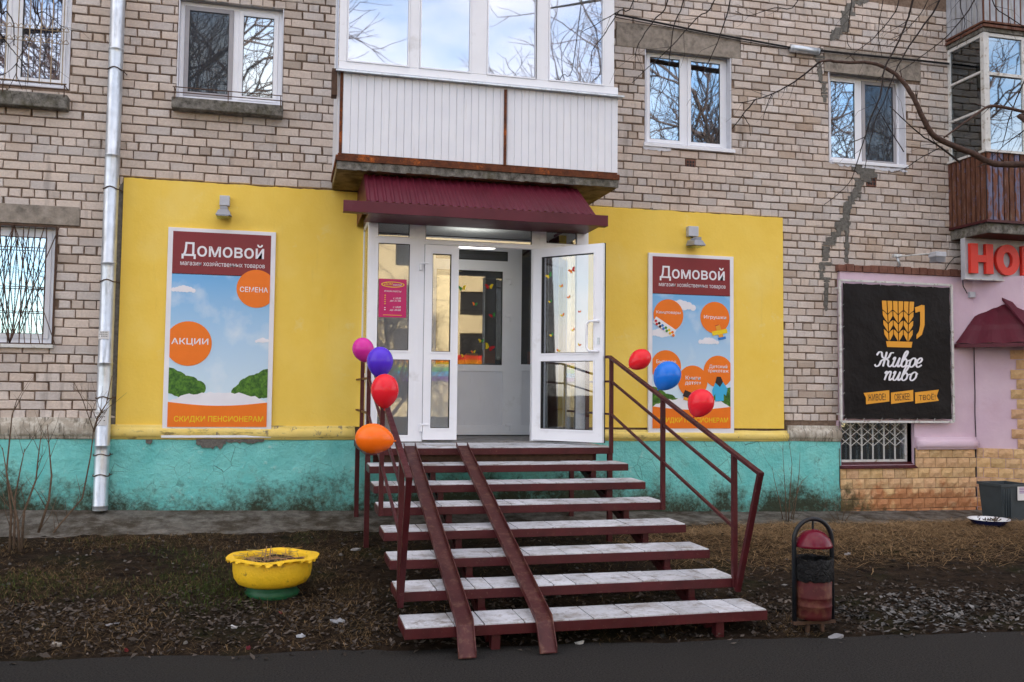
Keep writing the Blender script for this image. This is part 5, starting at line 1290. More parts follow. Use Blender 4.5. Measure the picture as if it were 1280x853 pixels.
# ================================================================== RED LETTER SIGN
sx0 = onY(1205, 330, -.30).x; sz0, sz1 = onY(1205, 349, -.30).z, onY(1205, 297, -.30).z
SG = thing('letter_sign', (sx0, -.15, sz0), 'grey sign box with big red raised letters at the right edge', 'sign')
sx0 = onY(1206, 330, -.28).x; MB().box(sx0, -.28, sz0, sx0+3.0, -.20, sz1).build('sign_box', M['palegrey'], SG, bevel=.005)
for zz in (sz0, sz1-.012): MB().box(sx0-.006, -.292, zz, sx0+3.0, -.2805, zz+.012).build('edge_trim', M['oldwhite'], SG)
for k_ in range(3): MB().box(sx0+.3+k_, -.199, sz0+.1, sx0+.34+k_, -.01, sz0+.14).build('bracket', M['greymetal'], SG)
lh = (sz1-sz0)*.72; zc = (sz0+sz1)/2-.0
xh0, xh1 = onY(1212.5, 325, -.33).x, onY(1241, 325, -.33).x; xo0, xo1 = onY(1244.5, 325, -.33).x, onY(1273.5, 325, -.33).x
q = MB(); st_ = (xh1-xh0)*.33; Yl, Yk = -.345, -.2925
q.box(xh0, Yl, zc-lh/2, xh0+st_, Yk, zc+lh/2); q.box(xh1-st_, Yl, zc-lh/2, xh1, Yk, zc+lh/2); q.box(xh0+st_, Yl+.0005, zc-st_*.4, xh1-st_, Yk, zc+st_*.4); q.build('raised_letter', PR['red'], SG, bevel=.003)
q = MB(); n_ = 40; cxo, ro, ri = (xo0+xo1)/2, (xo1-xo0)/2, (xo1-xo0)/2-st_*.95; rz, rzi = lh/2*1.04, lh/2*1.04-st_*.85
for k in range(n_):
    a = 2*math.pi*k/n_; ca, sa = math.cos(a), math.sin(a); q.v += [(cxo+ro*ca, Yl, zc+rz*sa), (cxo+ri*ca, Yl, zc+rzi*sa), (cxo+ro*ca, Yk, zc+rz*sa), (cxo+ri*ca, Yk, zc+rzi*sa)]
for k in range(n_):
    a, b_ = 4*k, 4*((k+1) % n_); q.f += [(a, b_, b_+1, a+1), (a, a+2, b_+2, b_), (a+1, b_+1, b_+3, a+3)]; q.t += [(1,1,1)]*3
q.build('raised_letter', PR['red'], SG)
xp0 = xo1+.045; q = MB().box(xp0, Yl, zc-lh/2, xp0+st_, Yk, zc+lh/2); q.build('raised_letter', PR['red'], SG, bevel=.003)
p = onY(1213, 369, -.05); T = thing('cable_box', p, 'small pale junction box on the lilac wall under the red letter sign', 'box')
MB().box(p.x-.045, -.10, p.z-.04, p.x+.045, -.05, p.z+.04).build('box_body', M['palegrey'], T, bevel=.006)
q = MB(); q.tube([onY(1180, 340, -.06), onY(1186, 330, -.08), onY(1192, 323, -.08), onY(1204, 319, -.08)], .006, 6); q.tube([onY(1203, 346, -.10), onY(1204, 358, -.09), onY(1209, 367, -.09)], .007, 6); q.tube([onY(1225, 352, -.08), onY(1227, 362, -.08), onY(1221, 369, -.08)], .004, 6); q.build('lead', M['cable'], T)

# maroon porch roof
PRf = thing('porch_roof', (XC+.3, -.4, onY(1243, 425, -.4).z), 'small maroon metal tile roof over the porch at the right edge', 'roof')
ap = onY(1243, 362, -.08); lb = onY(1209, 430, -.30); fb = Vector((ap.x+1.1, -1.0, lb.z)); fl = Vector((lb.x+.35, -1.0, lb.z-.0)); rdg = ap.copy()
A0 = Vector((ap.x, -.06, ap.z)); Lb = Vector((lb.x, -.30, lb.z)); Lw = Vector((lb.x, -.06, lb.z)); F0 = Vector((lb.x+.62, -.92, lb.z)); A1 = Vector((ap.x+1.4, -.06, ap.z)); F1 = Vector((ap.x+2.2, -.92, lb.z))
q = MB(); nu, nv = 16, 12
def wavy(P0, P1, P2, P3, nm):     # quad: eave P0-P1, top P3-P2
    q = MB(); nrm = (P1-P0).cross(P3-P0).normalized()
    for j in range(nv+1):
        for i in range(nu+1):
            u, v = i/nu, j/nv; p = (P0.lerp(P1, u)).lerp(P3.lerp(P2, u), v); st = (1-(v*3.99) % 1)*.016*(1-v); p = p+Vector((0, -.5, .8))*(.010*math.sin(u*nu*1.2)*(1-v)+st); q.v.append(tuple(p))
    for j in range(nv):
        for i in range(nu): a = j*(nu+1)+i; q.f.append((a, a+1, a+nu+2, a+nu+1)); q.t.append((1,1,1))
    q.build(nm, M['sheet'], PRf)
wavy(Lw, F0, A0+Vector((.02, -.02, 0)), A0, 'tiled_slope'); wavy(F0, F1, A1, A0+Vector((.02, -.02, 0)), 'tiled_slope')
q = MB(); q.bar(F0+Vector((0, 0, .02)), A0+Vector((.02, -.03, .02)), .11, .03); q.build('hip_cap', M['sheet'], PRf)
q = MB(); q.bar(Lw-Vector((0, 0, .02)), F0-Vector((0, 0, .02)), .03, .05); q.bar(F0-Vector((0, 0, .02)), F1-Vector((0, 0, .02)), .03, .05); q.build('eave_trim', M['sheet'], PRf)

# ================================================================== WALL CABLE
T = thing('wall_cable', onY(900, 36, -.05), 'black cable strung across the brick wall with a metal sleeve', 'cable')
q = MB(); q.tube([onY(x, y_, -.05) for x, y_ in ((740, 8), (770, 18), (830, 30), (880, 40), (930, 49), (990, 60))], .014, 6); q.tube([onY(x, y_, -.05) for x, y_ in ((1022, 63), (1060, 67), (1100, 71), (1150, 76), (1186, 80))], .016, 6)
q.tube([onY(x, y_, -.04) for x, y_ in ((770, 22), (830, 33), (930, 52), (990, 62))], .005, 5); q.build('cable_run', M['cable'], T, smooth=True)
q = MB(); q.tube([onY(988, 60, -.07), onY(1023, 65, -.07)], .050, 16); q.build('sleeve', M['steel'], T, smooth=True)

# ================================================================== DRAINPIPE
px_ = -1.925; T = thing('drainpipe', (px_, -.16, .36), 'galvanised drainpipe running down the wall left of the yellow plaster', 'drainpipe')
pr_ = .078; ys = [.40, 1.05, 1.95, 3.05, 4.25, 5.45, 6.7, 8.0]
for i in range(len(ys)-1):
    q = MB(); prof = [(pr_*1.0, 0), (pr_*1.0, .04), (pr_*1.05, .045), (pr_*1.05, .055), (pr_*.985, .06), (pr_*.985, (ys[i+1]-ys[i])+.03)]
    q.lathe(prof, (px_, -.15, ys[i]), 28); q.build('pipe_section', M['steel'], T, smooth=True)
q = MB(); q.lathe([(pr_*.93, .0), (pr_*.93, .1)], (px_, -.15, .40), 24, True); q.build('pipe_mouth', M['gasket'], T)
for zz in (5.27, 3.93, 1.62, 2.9, .78, 1.0):
    q = MB(); q.tube([(px_+math.cos(a)*(pr_+.006), -.15+math.sin(a)*(pr_+.006), zz+.012*math.sin(3*a)) for a in [2*math.pi*k/16 for k in range(17)]], .006, 5); q.bar((px_+pr_, -.12, zz), (px_+pr_+.02, .0, zz), .008); q.bar((px_-pr_, -.12, zz), (px_-pr_-.03, .0, zz+.01), .008); q.build('clamp_wire', M['darkrust'], T)
def notice(za, zb, a0, a1, nm, lab):
    q = MB(); n_ = 8
    for k in range(n_+1):
        a = a0+(a1-a0)*k/n_; q.v += [(px_+math.cos(a)*(pr_+.005), -.15+math.sin(a)*(pr_+.005), za+R.uniform(-.004, .004)), (px_+math.cos(a)*(pr_+.005), -.15+math.sin(a)*(pr_+.005), zb+R.uniform(-.004, .004))]
    for k in range(n_): q.f.append((2*k, 2*k+2, 2*k+3, 2*k+1)); q.t.append((1,1,1))
    o = q.build(nm, M['paper'], None); o.data.transform(Matrix.Translation((-px_, .15, -za))); o.location = (px_, -.15, za); tag(o, lab, 'notice')
    ob = MB()
    for r_ in range(3):
        zz = zb-(zb-za)*(.2+.25*r_)
        for k in range(6):
            if R.random() < .8:
                a = a0+(a1-a0)*(.1+.13*k); a2 = a+(a1-a0)*.09; ob.v += [(px_+math.cos(t)*(pr_+.0065), -.15+math.sin(t)*(pr_+.0065), z_) for t, z_ in ((a, zz), (a2, zz), (a2, zz+.008), (a, zz+.008))]; n0 = len(ob.v)-4; ob.f.append((n0, n0+1, n0+2, n0+3)); ob.t.append((1,1,1))
    ob.build('print', M['cable'], o)
notice(onY(127, 532, -.2).z, onY(127, 513, -.2).z, -2.7, -.9, 'paper_notice', 'torn paper notice pasted low on the drainpipe')
notice(onY(127, 424, -.2).z, onY(127, 414, -.2).z, -2.6, -1.0, 'paper_notice', 'upper paper strip on the drainpipe beside the grilled window')

# ================================================================== TYRE PLANTER
pc = onZ(340, 742, .10); pc = Vector((pc.x, pc.y, soil_z(pc.x, pc.y)-.02))
T = thing('tyre_planter', pc, 'yellow painted tyre planter with a zigzag rim on a green foot', 'planter')
def lathe_at(prof, nm, mt, fn=None, n_=64, cap=False): q = MB(); q.lathe(prof, pc, n_, cap, fn); return q.build(nm, mt, T, smooth=True)
lathe_at([(.20, 0), (.215, .03), (.19, .06), (.18, .10)], 'green_foot', M['gtire'])
lathe_at([(.17, .085), (.22, .090), (.27, .112), (.298, .155), (.308, .21), (.310, .265), (.305, .292), (.295, .305), (.28, .298)], 'tyre_body', M['ytire'])
q = MB(); npet = 26; nn = npet*8
def rimf(i, a, r, z_):
    ph = (a*npet/(2*math.pi)) % 1; w_ = 1 if ph < .72 else .35
    if i == 2: return r*(1 if ph < .62 else .86)+.008*math.sin(a*7), z_+.010*math.sin(a*5+1)-.010*(ph < .33)
    return r, z_+.006*math.sin(a*5+1)
q.lathe([(.292, .300), (.325, .303), (.362, .303), (.360, .311), (.325, .314), (.30, .318), (.275, .30), (.262, .25)], pc, nn, False, rimf); q.build('zigzag_rim', M['ytire'], T)
q = MB(); n_ = 24; q.v = [(pc.x, pc.y, pc.z+.275)]; 
for r_ in (.12, .20, .275):
    for k in range(n_): a = 2*math.pi*k/n_; q.v.append((pc.x+r_*math.cos(a), pc.y+r_*math.sin(a), pc.z+.262+R.uniform(-.012, .02)))
q.f = [(0, 1+k, 1+(k+1)%n_) for k in range(n_)]+[(1+j*n_+k, 1+(j+1)*n_+k, 1+(j+1)*n_+(k+1)%n_, 1+j*n_+(k+1)%n_) for j in range(2) for k in range(n_)]; q.t = [(1,1,1)]*len(q.f); q.build('potting_soil', M['pot_soil'], T)
q = MB()
for k in range(90):
    a = R.uniform(0, 6.28); r_ = .25*math.sqrt(R.random()); p = pc+Vector((r_*math.cos(a), r_*math.sin(a), .27)); L_ = R.uniform(.04, .13); a2 = R.uniform(0, 6.28); up = R.uniform(.1, .9)
    q.tube([p, p+Vector((math.cos(a2)*L_*(1-up), math.sin(a2)*L_*(1-up), L_*up*.7)), p+Vector((math.cos(a2)*L_*1.3, math.sin(a2)*L_*1.3*(1-up), L_*up*.8))], .0022, 3, tint=(R.uniform(.25, .42), R.uniform(.18, .26), R.uniform(.08, .13)))
for px2, py2 in ((329, 672), (335, 676)): p = pc+Vector(((px2-340)*.006, .0, .27)); q.tube([p, p+Vector((.01, 0, .08)), p+Vector((.015, 0, .12))], .005, 5, tint=(.35, .22, .12))
q.build('dry_stems', M['straw'], T, tinted=True, kind='stuff')

# ================================================================== LITTER BIN
bc = onZ(1017, 790, .0); bc = Vector((bc.x, bc.y, .0)); 
T = thing('litter_bin', bc, 'dark red litter bin with a domed lid in a black hoop frame', 'litter bin')
dd = proj(bc)[2]; S = dd/FPX       # metres per photo pixel at the bin
hw = 26.5*S; zt_ = 140*S; 
q = MB(); q.tube([bc+Vector((-hw, 0, .05)), bc+Vector((-hw, 0, zt_-hw))]+[bc+Vector((-hw*math.cos(a), 0, zt_-hw+hw*math.sin(a))) for a in [math.pi*k/14 for k in range(1, 14)]]+[bc+Vector((hw, 0, zt_-hw)), bc+Vector((hw, 0, .05))], .0165, 10); q.build('hoop_frame', M['blackpaint'], T, smooth=True)
q = MB(); q.box(bc.x-hw-.015, bc.y-.02, .06, bc.x+hw+.015, bc.y+.02, .085); q.build('base_bar', M['darkrust'], T)
for sx_ in (-.05, .07): MB().box(bc.x+sx_-.012, bc.y-.012, -.02, bc.x+sx_+.012, bc.y+.012, .06).build('leg', M['darkrust'], T)
rb = 22*S; q = MB(); z0_, z1_ = 18*S, 90*S
q.lathe([(.002, z0_), (rb*.97, z0_), (rb*.98, z0_+.03), (rb*1.0, z0_+.09), (rb*1.03, z0_+.095), (rb*1.0, z0_+.10), (rb*1.0, z0_+.15), (rb*1.03, z0_+.155), (rb*1.0, z0_+.16), (rb*1.04, z1_), (rb*.99, z1_), (rb*.95, z0_+.02)], bc, 36); q.build('bucket', M['binred'], T, smooth=True)
q = MB(); zb_ = 65*S
q.lathe([(rb*1.07, zb_), (rb*1.11, zb_+.02), (rb*1.12, (zb_+z1_)/2), (rb*1.12, z1_+.006), (rb*1.06, z1_+.014), (rb*.95, z1_-.0), (rb*.90, z1_-.06), (rb*.8, z1_-.14)], bc, 90, False, lambda i, a, r, z_: (r*(1+.025*noise.noise((math.cos(a)*4, math.sin(a)*4, i*.6))*1.5+.008*math.sin(a*23+i)), z_+.016*noise.noise((math.cos(a)*3, math.sin(a)*3, i)))); q.build('bin_bag', M['bag'], T, smooth=True)
q = MB(); zl = 107*S; rl = 23.5*S; q.lathe([(rl*.97, zl-.008), (rl*1.02, zl-.004), (rl*1.0, zl+.012), (rl*.86, zl+.055), (rl*.6, zl+.095), (rl*.3, zl+.115), (.004, zl+.12)], bc, 40); q.build('domed_lid', M['lidred'], T, smooth=True)
q = MB(); q.tube([bc+Vector((0, 0, zl+.11)), bc+Vector((0, 0, zt_-.01))], .008, 8); q.build('lid_pin', M['blackpaint'], T)

# ================================================================== GREY PLASTIC BIN AND BASIN
gc = onZ(1276, 655, .17); gz = pave_z(9.3, -.6)
gp = onZ(1251, 652, .16)
T = thing('plastic_bin', (gp.x+.2, gp.y, .15), 'dark grey plastic bin with a white paper label at the right edge', 'bin')
x0, y0, zb_ = gp.x, gp.y-.02, .12; ww, dd_, hh = .42, .40, .47
zt_ = onY(1250, 606, y0).z; hh = zt_-zb_
q = MB(); t_ = .035
q.add([(x0+t_, y0+t_, zb_), (x0+ww-t_, y0+t_, zb_), (x0+ww-t_, y0+dd_-t_, zb_), (x0+t_, y0+dd_-t_, zb_), (x0, y0, zb_+hh), (x0+ww, y0, zb_+hh), (x0+ww, y0+dd_, zb_+hh), (x0, y0+dd_, zb_+hh)], [(0,3,2,1),(0,1,5,4),(1,2,6,5),(2,3,7,6),(3,0,4,7)])
q.build('bin_body', M['plasticgrey'], T, bevel=.008)
q = MB(); frame_r = [(x0-.012, y0-.012, x0+ww+.012, y0+.006), (x0-.012, y0+dd_-.006, x0+ww+.012, y0+dd_+.012), (x0-.012, y0+.006, x0+.006, y0+dd_-.006), (x0+ww-.006, y0+.006, x0+ww+.012, y0+dd_-.006)]
for r_ in frame_r: q.box(r_[0], r_[1], zb_+hh-.03, r_[2], r_[3], zb_+hh+.004)
q.build('bin_rim', M['plasticgrey'], T)
q = MB()
for k in range(4): q.box(x0+.03+.036*k, y0-.006+.004, zb_+.06, x0+.036+.036*k, y0+.03, zb_+hh-.05)
q.build('ribs', M['plasticgrey'], T)
pl0, pl1 = onY(1273, 622, y0-.02), onY(1273, 608, y0-.02)
MB().box(pl0.x, y0-.012, pl0.z-.04, pl0.x+.16, y0-.004, pl1.z-.005).build('paper_label', M['paper'], T)
q = MB()
for k in range(4): q.box(pl0.x+.025, y0-.0135, pl1.z-.03-.02*k, pl0.x+.13-.02*(k % 2), y0-.0121, pl1.z-.022-.02*k)
q.build('print', PR['purple'], T)
bc2 = onZ(1236, 661, .16); bc2 = Vector((bc2.x, bc2.y, soil_z(bc2.x, bc2.y)+.0)); 
T = thing('enamel_basin', bc2, 'old dark blue enamel basin with chipped white inside lying on the dry grass', 'basin'); s_ = 24*proj(bc2)[2]/FPX
q = MB(); q.lathe([(.003, 0), (s_*.55, 0), (s_*.75, .03), (s_*.98, .085), (s_, .09)], bc2, 40); q.build('basin_shell', M['enamelblue'], T, smooth=True)
q = MB(); q.lathe([(s_*.5, .012), (s_*.72, .035), (s_*.95, .088), (s_*1.03, .095), (s_*1.03, .088)], bc2, 40); q.lathe([(.003, .03), (s_*.72, .036)], bc2, 40); q.build('enamel_lining', M['enamelwhite'], T, smooth=True)
q = MB()
for k in range(14):
    a = R.uniform(0, 6.28); r_ = s_*.6*R.random(); p = bc2+Vector((r_*math.cos(a), r_*math.sin(a), .05)); q.tube([p, p+Vector((R.uniform(-.06, .06), R.uniform(-.04, .04), .05))], [.014, .004], 5, tint=(.07, .05, .035))
q.build('debris', M['straw'], T, tinted=True)

# ================================================================== GROUND COVER
def scatter_blades(name, mt, n_, region, lf, wf, colf, upf, dens=None):
    q = MB(); c = 0; tries = 0
    while c < n_ and tries < n_*8:
        tries += 1; x, y = region()
        if dens and R.random() > dens(x, y): continue
        if XL-.05 < x < XR+.05 and y > SY0-.1 and y < -.8 and R.random() < .7: continue
        z_ = (soil_z(x, y) if y < PAVE_Y+.05 else pave_z(x, y)+.002); Lb_ = lf(); w_ = wf(); a = R.uniform(0, 6.283); up = upf()
        d = Vector((math.cos(a)*(1-up*.6), math.sin(a)*(1-up*.6), up)); s = Vector((-math.sin(a), math.cos(a), 0))*w_/2
        p = Vector((x, y, z_-.003)); m_ = p+d*Lb_*.5+Vector((0, 0, .02*(1-up)*R.random()+.006)); e = p+d*Lb_*.95+Vector((math.cos(a), math.sin(a), -.5))*Lb_*.12*up
        e.z = max(e.z, soil_z(e.x, e.y)-.004) if e.y < PAVE_Y else e.z
        q.add([p-s, p+s, m_+s*.8, m_-s*.8, e], [(0,1,2,3), (3,2,4)], colf()); c += 1
    o = q.build(name, mt, None, tinted=True); o['kind'] = 'stuff'; return o
def dead(c0, c1): 
    def f():
        t = R.random(); k = R.uniform(.55, 1.25); return tuple((c0[i]+(c1[i]-c0[i])*t)*k for i in range(3))
    return f
def reg(xa, xb, ya=None, yb_=None):
    def f():
        x = R.uniform(xa, xb); e = edge_y(x); return x, R.uniform((ya if ya is not None else e+.05), (yb_ if yb_ is not None else PAVE_Y+.02))
    return f
nz_ = lambda x, y, s=1.3, o=0: noise.noise((x*s, y*s, 11+o))*.5+.5
# raked straw on the right
o = scatter_blades('dry_grass', M['straw'], 34000, reg(3.5, 11.0, -3.4), lambda: R.uniform(.10, .42), lambda: R.uniform(.002, .0065), dead((.09, .055, .028), (.38, .25, .13)), lambda: R.uniform(.0, .28)*R.random(),
                   lambda x, y: min(1, max(.03, 1.2-abs(y+1.95)/1.15))*min(1, .25+(x-3.5)*.7)*(.25+nz_(x, y, 2.2)))
tag(o, 'mat of raked dry grass along the verge right of the steps', 'dry grass')
o = scatter_blades('verge_grass', M['straw'], 24000, reg(-5, 3.8), lambda: R.uniform(.04, .16), lambda: R.uniform(.0018, .004), dead((.04, .027, .014), (.22, .145, .072)), lambda: R.uniform(.0, .6)*R.random(), lambda x, y: max(.06, nz_(x, y)*2.0-.65))
tag(o, 'thin dead grass on the dark soil left of the steps', 'dry grass')
o = scatter_blades('green_grass', M['straw'], 6500, reg(-4.5, .7, -3.8, -1.1), lambda: R.uniform(.025, .08), lambda: R.uniform(.0015, .003), dead((.025, .045, .010), (.075, .11, .025)), lambda: R.uniform(.3, 1), lambda x, y: max(0, nz_(x, y, .9, 5)*3-1.5)*(1 if -3.6 < x < .3 else .1))
tag(o, 'sparse patch of short green grass between drainpipe and tyre planter', 'grass')
# dead leaves
def leaves(name, n_, region, dens, cols, lab, sz=(.007, .028)):
    q = MB(); c = 0; t = 0
    while c < n_ and t < n_*10:
        t += 1; x, y = region()
        if R.random() > dens(x, y): continue
        y = y-.22 if R.random() < .10 else y; z_ = max(soil_z(x, y), .0)+.004; s = R.uniform(*sz)*(1.5 if R.random() < .08 else 1); a = R.uniform(0, 6.28); tl = Vector((R.gauss(0, .35), R.gauss(0, .35), 1)).normalized()
        u = Vector((math.cos(a), math.sin(a), 0)); u = (u-tl*u.dot(tl)).normalized(); v = tl.cross(u); p = Vector((x, y, z_+R.uniform(0, .012))); cu_ = R.uniform(-.3, .5)*s
        q.add([p-u*s, p-v*s*.55+tl*cu_, p+u*s*1.1, p+v*s*.55+tl*cu_, p], [(0,1,4), (1,2,4), (2,3,4), (3,0,4)], cols()); c += 1
    o = q.build(name, M['leaf'], None, tinted=True); o['kind'] = 'stuff'; tag(o, lab, 'leaf litter'); return o
band = lambda x, y: math.exp(-((y-edge_y(x)-.6)/.55)**2)
leaves('leaf_litter', 15000, reg(-5, 11.5), lambda x, y: min(1, .07+band(x, y)*(.35+nz_(x, y, 1.1, 3))*.9), dead((.018, .014, .011), (.12, .10, .085)), 'rotting grey brown leaves strewn along the asphalt edge')
leaves('pale_leaf_litter', 1300, reg(4.2, 7.5), lambda x, y: min(1, math.exp(-((y-edge_y(x)-.55)/.35)**2)*max(0, nz_(x, y, 1.1, 8)*2.2-.6)), dead((.05, .048, .046), (.19, .185, .18)), 'patch of pale grey leaves beside the litter bin on the right', (.012, .034))
# little stones, under and about the steps
q = MB()
for k in range(700):
    x, y = reg(-5, 11.5)(); s = R.uniform(.006, .02)*(1.8 if R.random() < .06 else 1); z_ = soil_z(x, y)
    vs = [(x+s*math.cos(a)*R.uniform(.7, 1.2), y+s*math.sin(a)*R.uniform(.7, 1.2), z_-.004) for a in [j*1.2566 for j in range(5)]]+[(x+s*.5*math.cos(a), y+s*.5*math.sin(a), z_+s*R.uniform(.4, .7)) for a in [j*1.2566 for j in range(5)]]
    t = R.uniform(.03, .14); q.add(vs, [(i, (i+1)%5, 5+(i+1)%5, 5+i) for i in range(5)]+[(5,6,7,8,9)], (t, t*.93, t*.85))
o = q.build('pebbles', M['leaf'], None, tinted=True); o['kind'] = 'stuff'; tag(o, 'small stones and crumbs of earth scattered over the soil verge', 'pebbles')
# scraps of litter one can tell apart
LIT = [(140, 779, 9, (.34, .34, .36), 'grey torn scrap of card lying on the soil at left', 'litter'), (72, 811, 7, (.28, .26, .23), 'crumpled pale wrapper near the asphalt edge at far left', 'litter'), (293, 781, 5, (.45, .45, .45), 'thin white scrap below the tyre planter', 'litter'),
       (376, 797, 6, (.42, .44, .48), 'small crumpled bag scrap between planter and steps', 'litter'), (422, 778, 11, (.25, .26, .28), 'flattened clear plastic piece beside the lowest step', 'litter'), (445, 683, 8, (.30, .30, .30), 'grey stone chunk beside the left stair leg', 'stone'),
       (724, 805, 7, (.36, .36, .34), 'white scrap under the lowest step at right', 'litter'), (1059, 686, 6, (.36, .36, .38), 'white scrap on the dry grass behind the bin', 'litter'), (350, 766, 3, (.22, .02, .03), 'tiny red scrap right under the planter', 'litter'),
       (1045, 797, 14, (.22, .22, .23), 'long flat pale strip on the asphalt edge in front of the bin', 'litter'), (310, 812, 3, (.12, .02, .03), 'small red wrapper bit on the asphalt edge', 'litter'), (158, 815, 3, (.12, .02, .02), 'faded red wrapper bit on the asphalt edge at left', 'litter')]
for (px, py, s, c, lab, cat) in LIT:
    p = onZ(px, py, .03); z_ = max(0, soil_z(p.x, p.y)); p = onZ(px, py, z_); z_ = max(.002, soil_z(p.x, p.y)); s = s*proj(p)[2]/FPX; q = MB(); nn = 9
    q.v = [(0, 0, .012)]+[(s*math.cos(a)*R.uniform(.6, 1.1), s*.5*math.sin(a)*R.uniform(.6, 1.2), R.uniform(.0, .02)) for a in [6.283*k/nn for k in range(nn)]]+[(s*.95*math.cos(a)*R.uniform(.6, 1), s*.5*math.sin(a)*R.uniform(.6, 1), -.006) for a in [6.283*k/nn for k in range(nn)]]
    q.f = [(0, 1+k, 1+(k+1)%nn) for k in range(nn)]+[(1+k, 1+nn+k, 1+nn+(k+1)%nn, 1+(k+1)%nn) for k in range(nn)]; q.t = [c]*len(q.f)
    o = q.build('stone_chunk' if cat == 'stone' else 'litter_scrap', M['leaf'], None, tinted=True); o.location = (p.x, p.y, z_+.004); o.rotation_euler.z = R.uniform(-.3, .3); tag(o, lab, cat)

# ================================================================== BARE SHRUBS
def stems(T, lines, Y0, r0, mt, sub=5, seed=1, nm='stem'):
    r = random.Random(seed)
    for ln in lines:
        Yv = Y0+r.uniform(-.1, .1); pts = [onY(a, b_, Yv+.03*i) for i, (a, b_) in enumerate(ln)]; n_ = len(pts)
        q = MB(); q.tube(pts, [r0*(1-.75*i/(n_-1)) for i in range(n_)], 6)
        for k in range(sub):
            i = r.randrange(1, n_); t = r.random(); p = pts[i-1].lerp(pts[i], t); d = (pts[i]-pts[i-1]).normalized(); sd = Vector((r.choice((-1, 1))*r.uniform(.4, 1), r.uniform(-.4, .4), r.uniform(.2, .9))); L_ = r.uniform(.12, .38)
            a = p+(d+sd).normalized()*L_*.5; b_ = a+(d*.6+sd+Vector((r.uniform(-.4, .4), 0, .3))).normalized()*L_*.5; rr = r0*.35*(1-.5*i/n_); q.tube([p, a, b_], [rr, rr*.7, rr*.3], 4)
            if r.random() < .6: c_ = a+(sd*-.5+Vector((0, 0, .8))).normalized()*L_*.4; q.tube([a, c_], [rr*.6, rr*.25], 4)
        q.build(nm, mt, T, smooth=True)
T = thing('bare_shrub', onZ(30, 690, .2), 'bare leafless shrub with thin stems at the left edge in front of the plinth', 'shrub')
stems(T, [[(17, 694), (18, 659), (19, 621), (26, 584), (31, 561)], [(48, 666), (61, 626), (64.5, 595), (62, 566), (59, 530)], [(25, 690), (22, 650), (10, 600), (3, 560)], [(26, 700), (30, 640), (45, 600), (48, 570), (52, 540)], [(12, 690), (14, 640), (8, 590), (15, 520), (21, 500)]], -1.5, .013, M['twigbrown'], 6, 2)
T = thing('bare_sapling', onZ(72, 668, .2), 'thin bare sapling leaning against the drainpipe', 'shrub')
stems(T, [[(66, 668), (72, 659), (103, 623), (113.5, 569), (117, 538), (103, 499), (93, 479)], [(117, 540), (122, 522), (133, 505), (140, 470)]], -.75, .012, M['twigbrown'], 9, 5)
T = thing('bare_shrub', onZ(985, 656, .12), 'bare reddish stems growing against the turquoise plinth behind the right handrail', 'shrub')
stems(T, [[(983, 657), (982, 620), (980, 590), (978, 556)], [(985, 657), (988, 610), (990, 580), (986, 548)], [(990, 658), (996, 620), (999, 590), (1000, 565)], [(980, 657), (974, 625), (968, 600), (965, 583)], [(988, 657), (992, 630), (1003, 600)]], -.55, .008, M['twigbrown'], 6, 9)
T = thing('bare_shrub', onZ(1050, 655, .12), 'low dry tuft of stems at the corner of the tan stone blocks', 'shrub')
stems(T, [[(1050, 656), (1046, 640), (1040, 620)], [(1052, 656), (1056, 635), (1060, 618)], [(1054, 656), (1064, 640), (1075, 624)], [(1048, 656), (1040, 645), (1030, 632)]], -.6, .006, M['twigbrown'], 7, 12)

# ================================================================== TREES IN FRONT OF THE WALL
TR = thing('bare_tree', (8.6, -2.6, 0), 'bare tree whose brown bough and twigs hang across the right windows', 'tree')
Yt = -2.1
q = MB(); tr = [Vector((8.6, -2.6, -.05)), Vector((8.62, -2.55, 1.5)), Vector((8.55, -2.45, 3.2)), Vector((8.6, -2.4, 4.6)), Vector((8.75, -2.3, 6.5)), Vector((8.9, -2.2, 9.5))]
q.tube(tr, [.17, .15, .13, .115, .09, .05], 12)
def off(a): return onY(*a, Yt)
b0 = off((1290, 205)); q.tube([tr[3]+Vector((0, 0, -.2)), (tr[3]+b0)/2+Vector((0, 0, .05)), b0], [.07, .045, .030], 8)
q.tube([tr[4], Vector((7.2, -2.2, 6.95)), Vector((5.5, -2.1, 7.0)), Vector((4.0, -2.1, 6.85)), Vector((3.1, -2.1, 6.6))], [.07, .05, .04, .025, .01], 8)
q.tube([tr[3], Vector((8.2, -2.2, 5.0)), off((1290, 140))], [.05, .03, .016], 6)
q.build('trunk', M['bark'], TR, smooth=True)
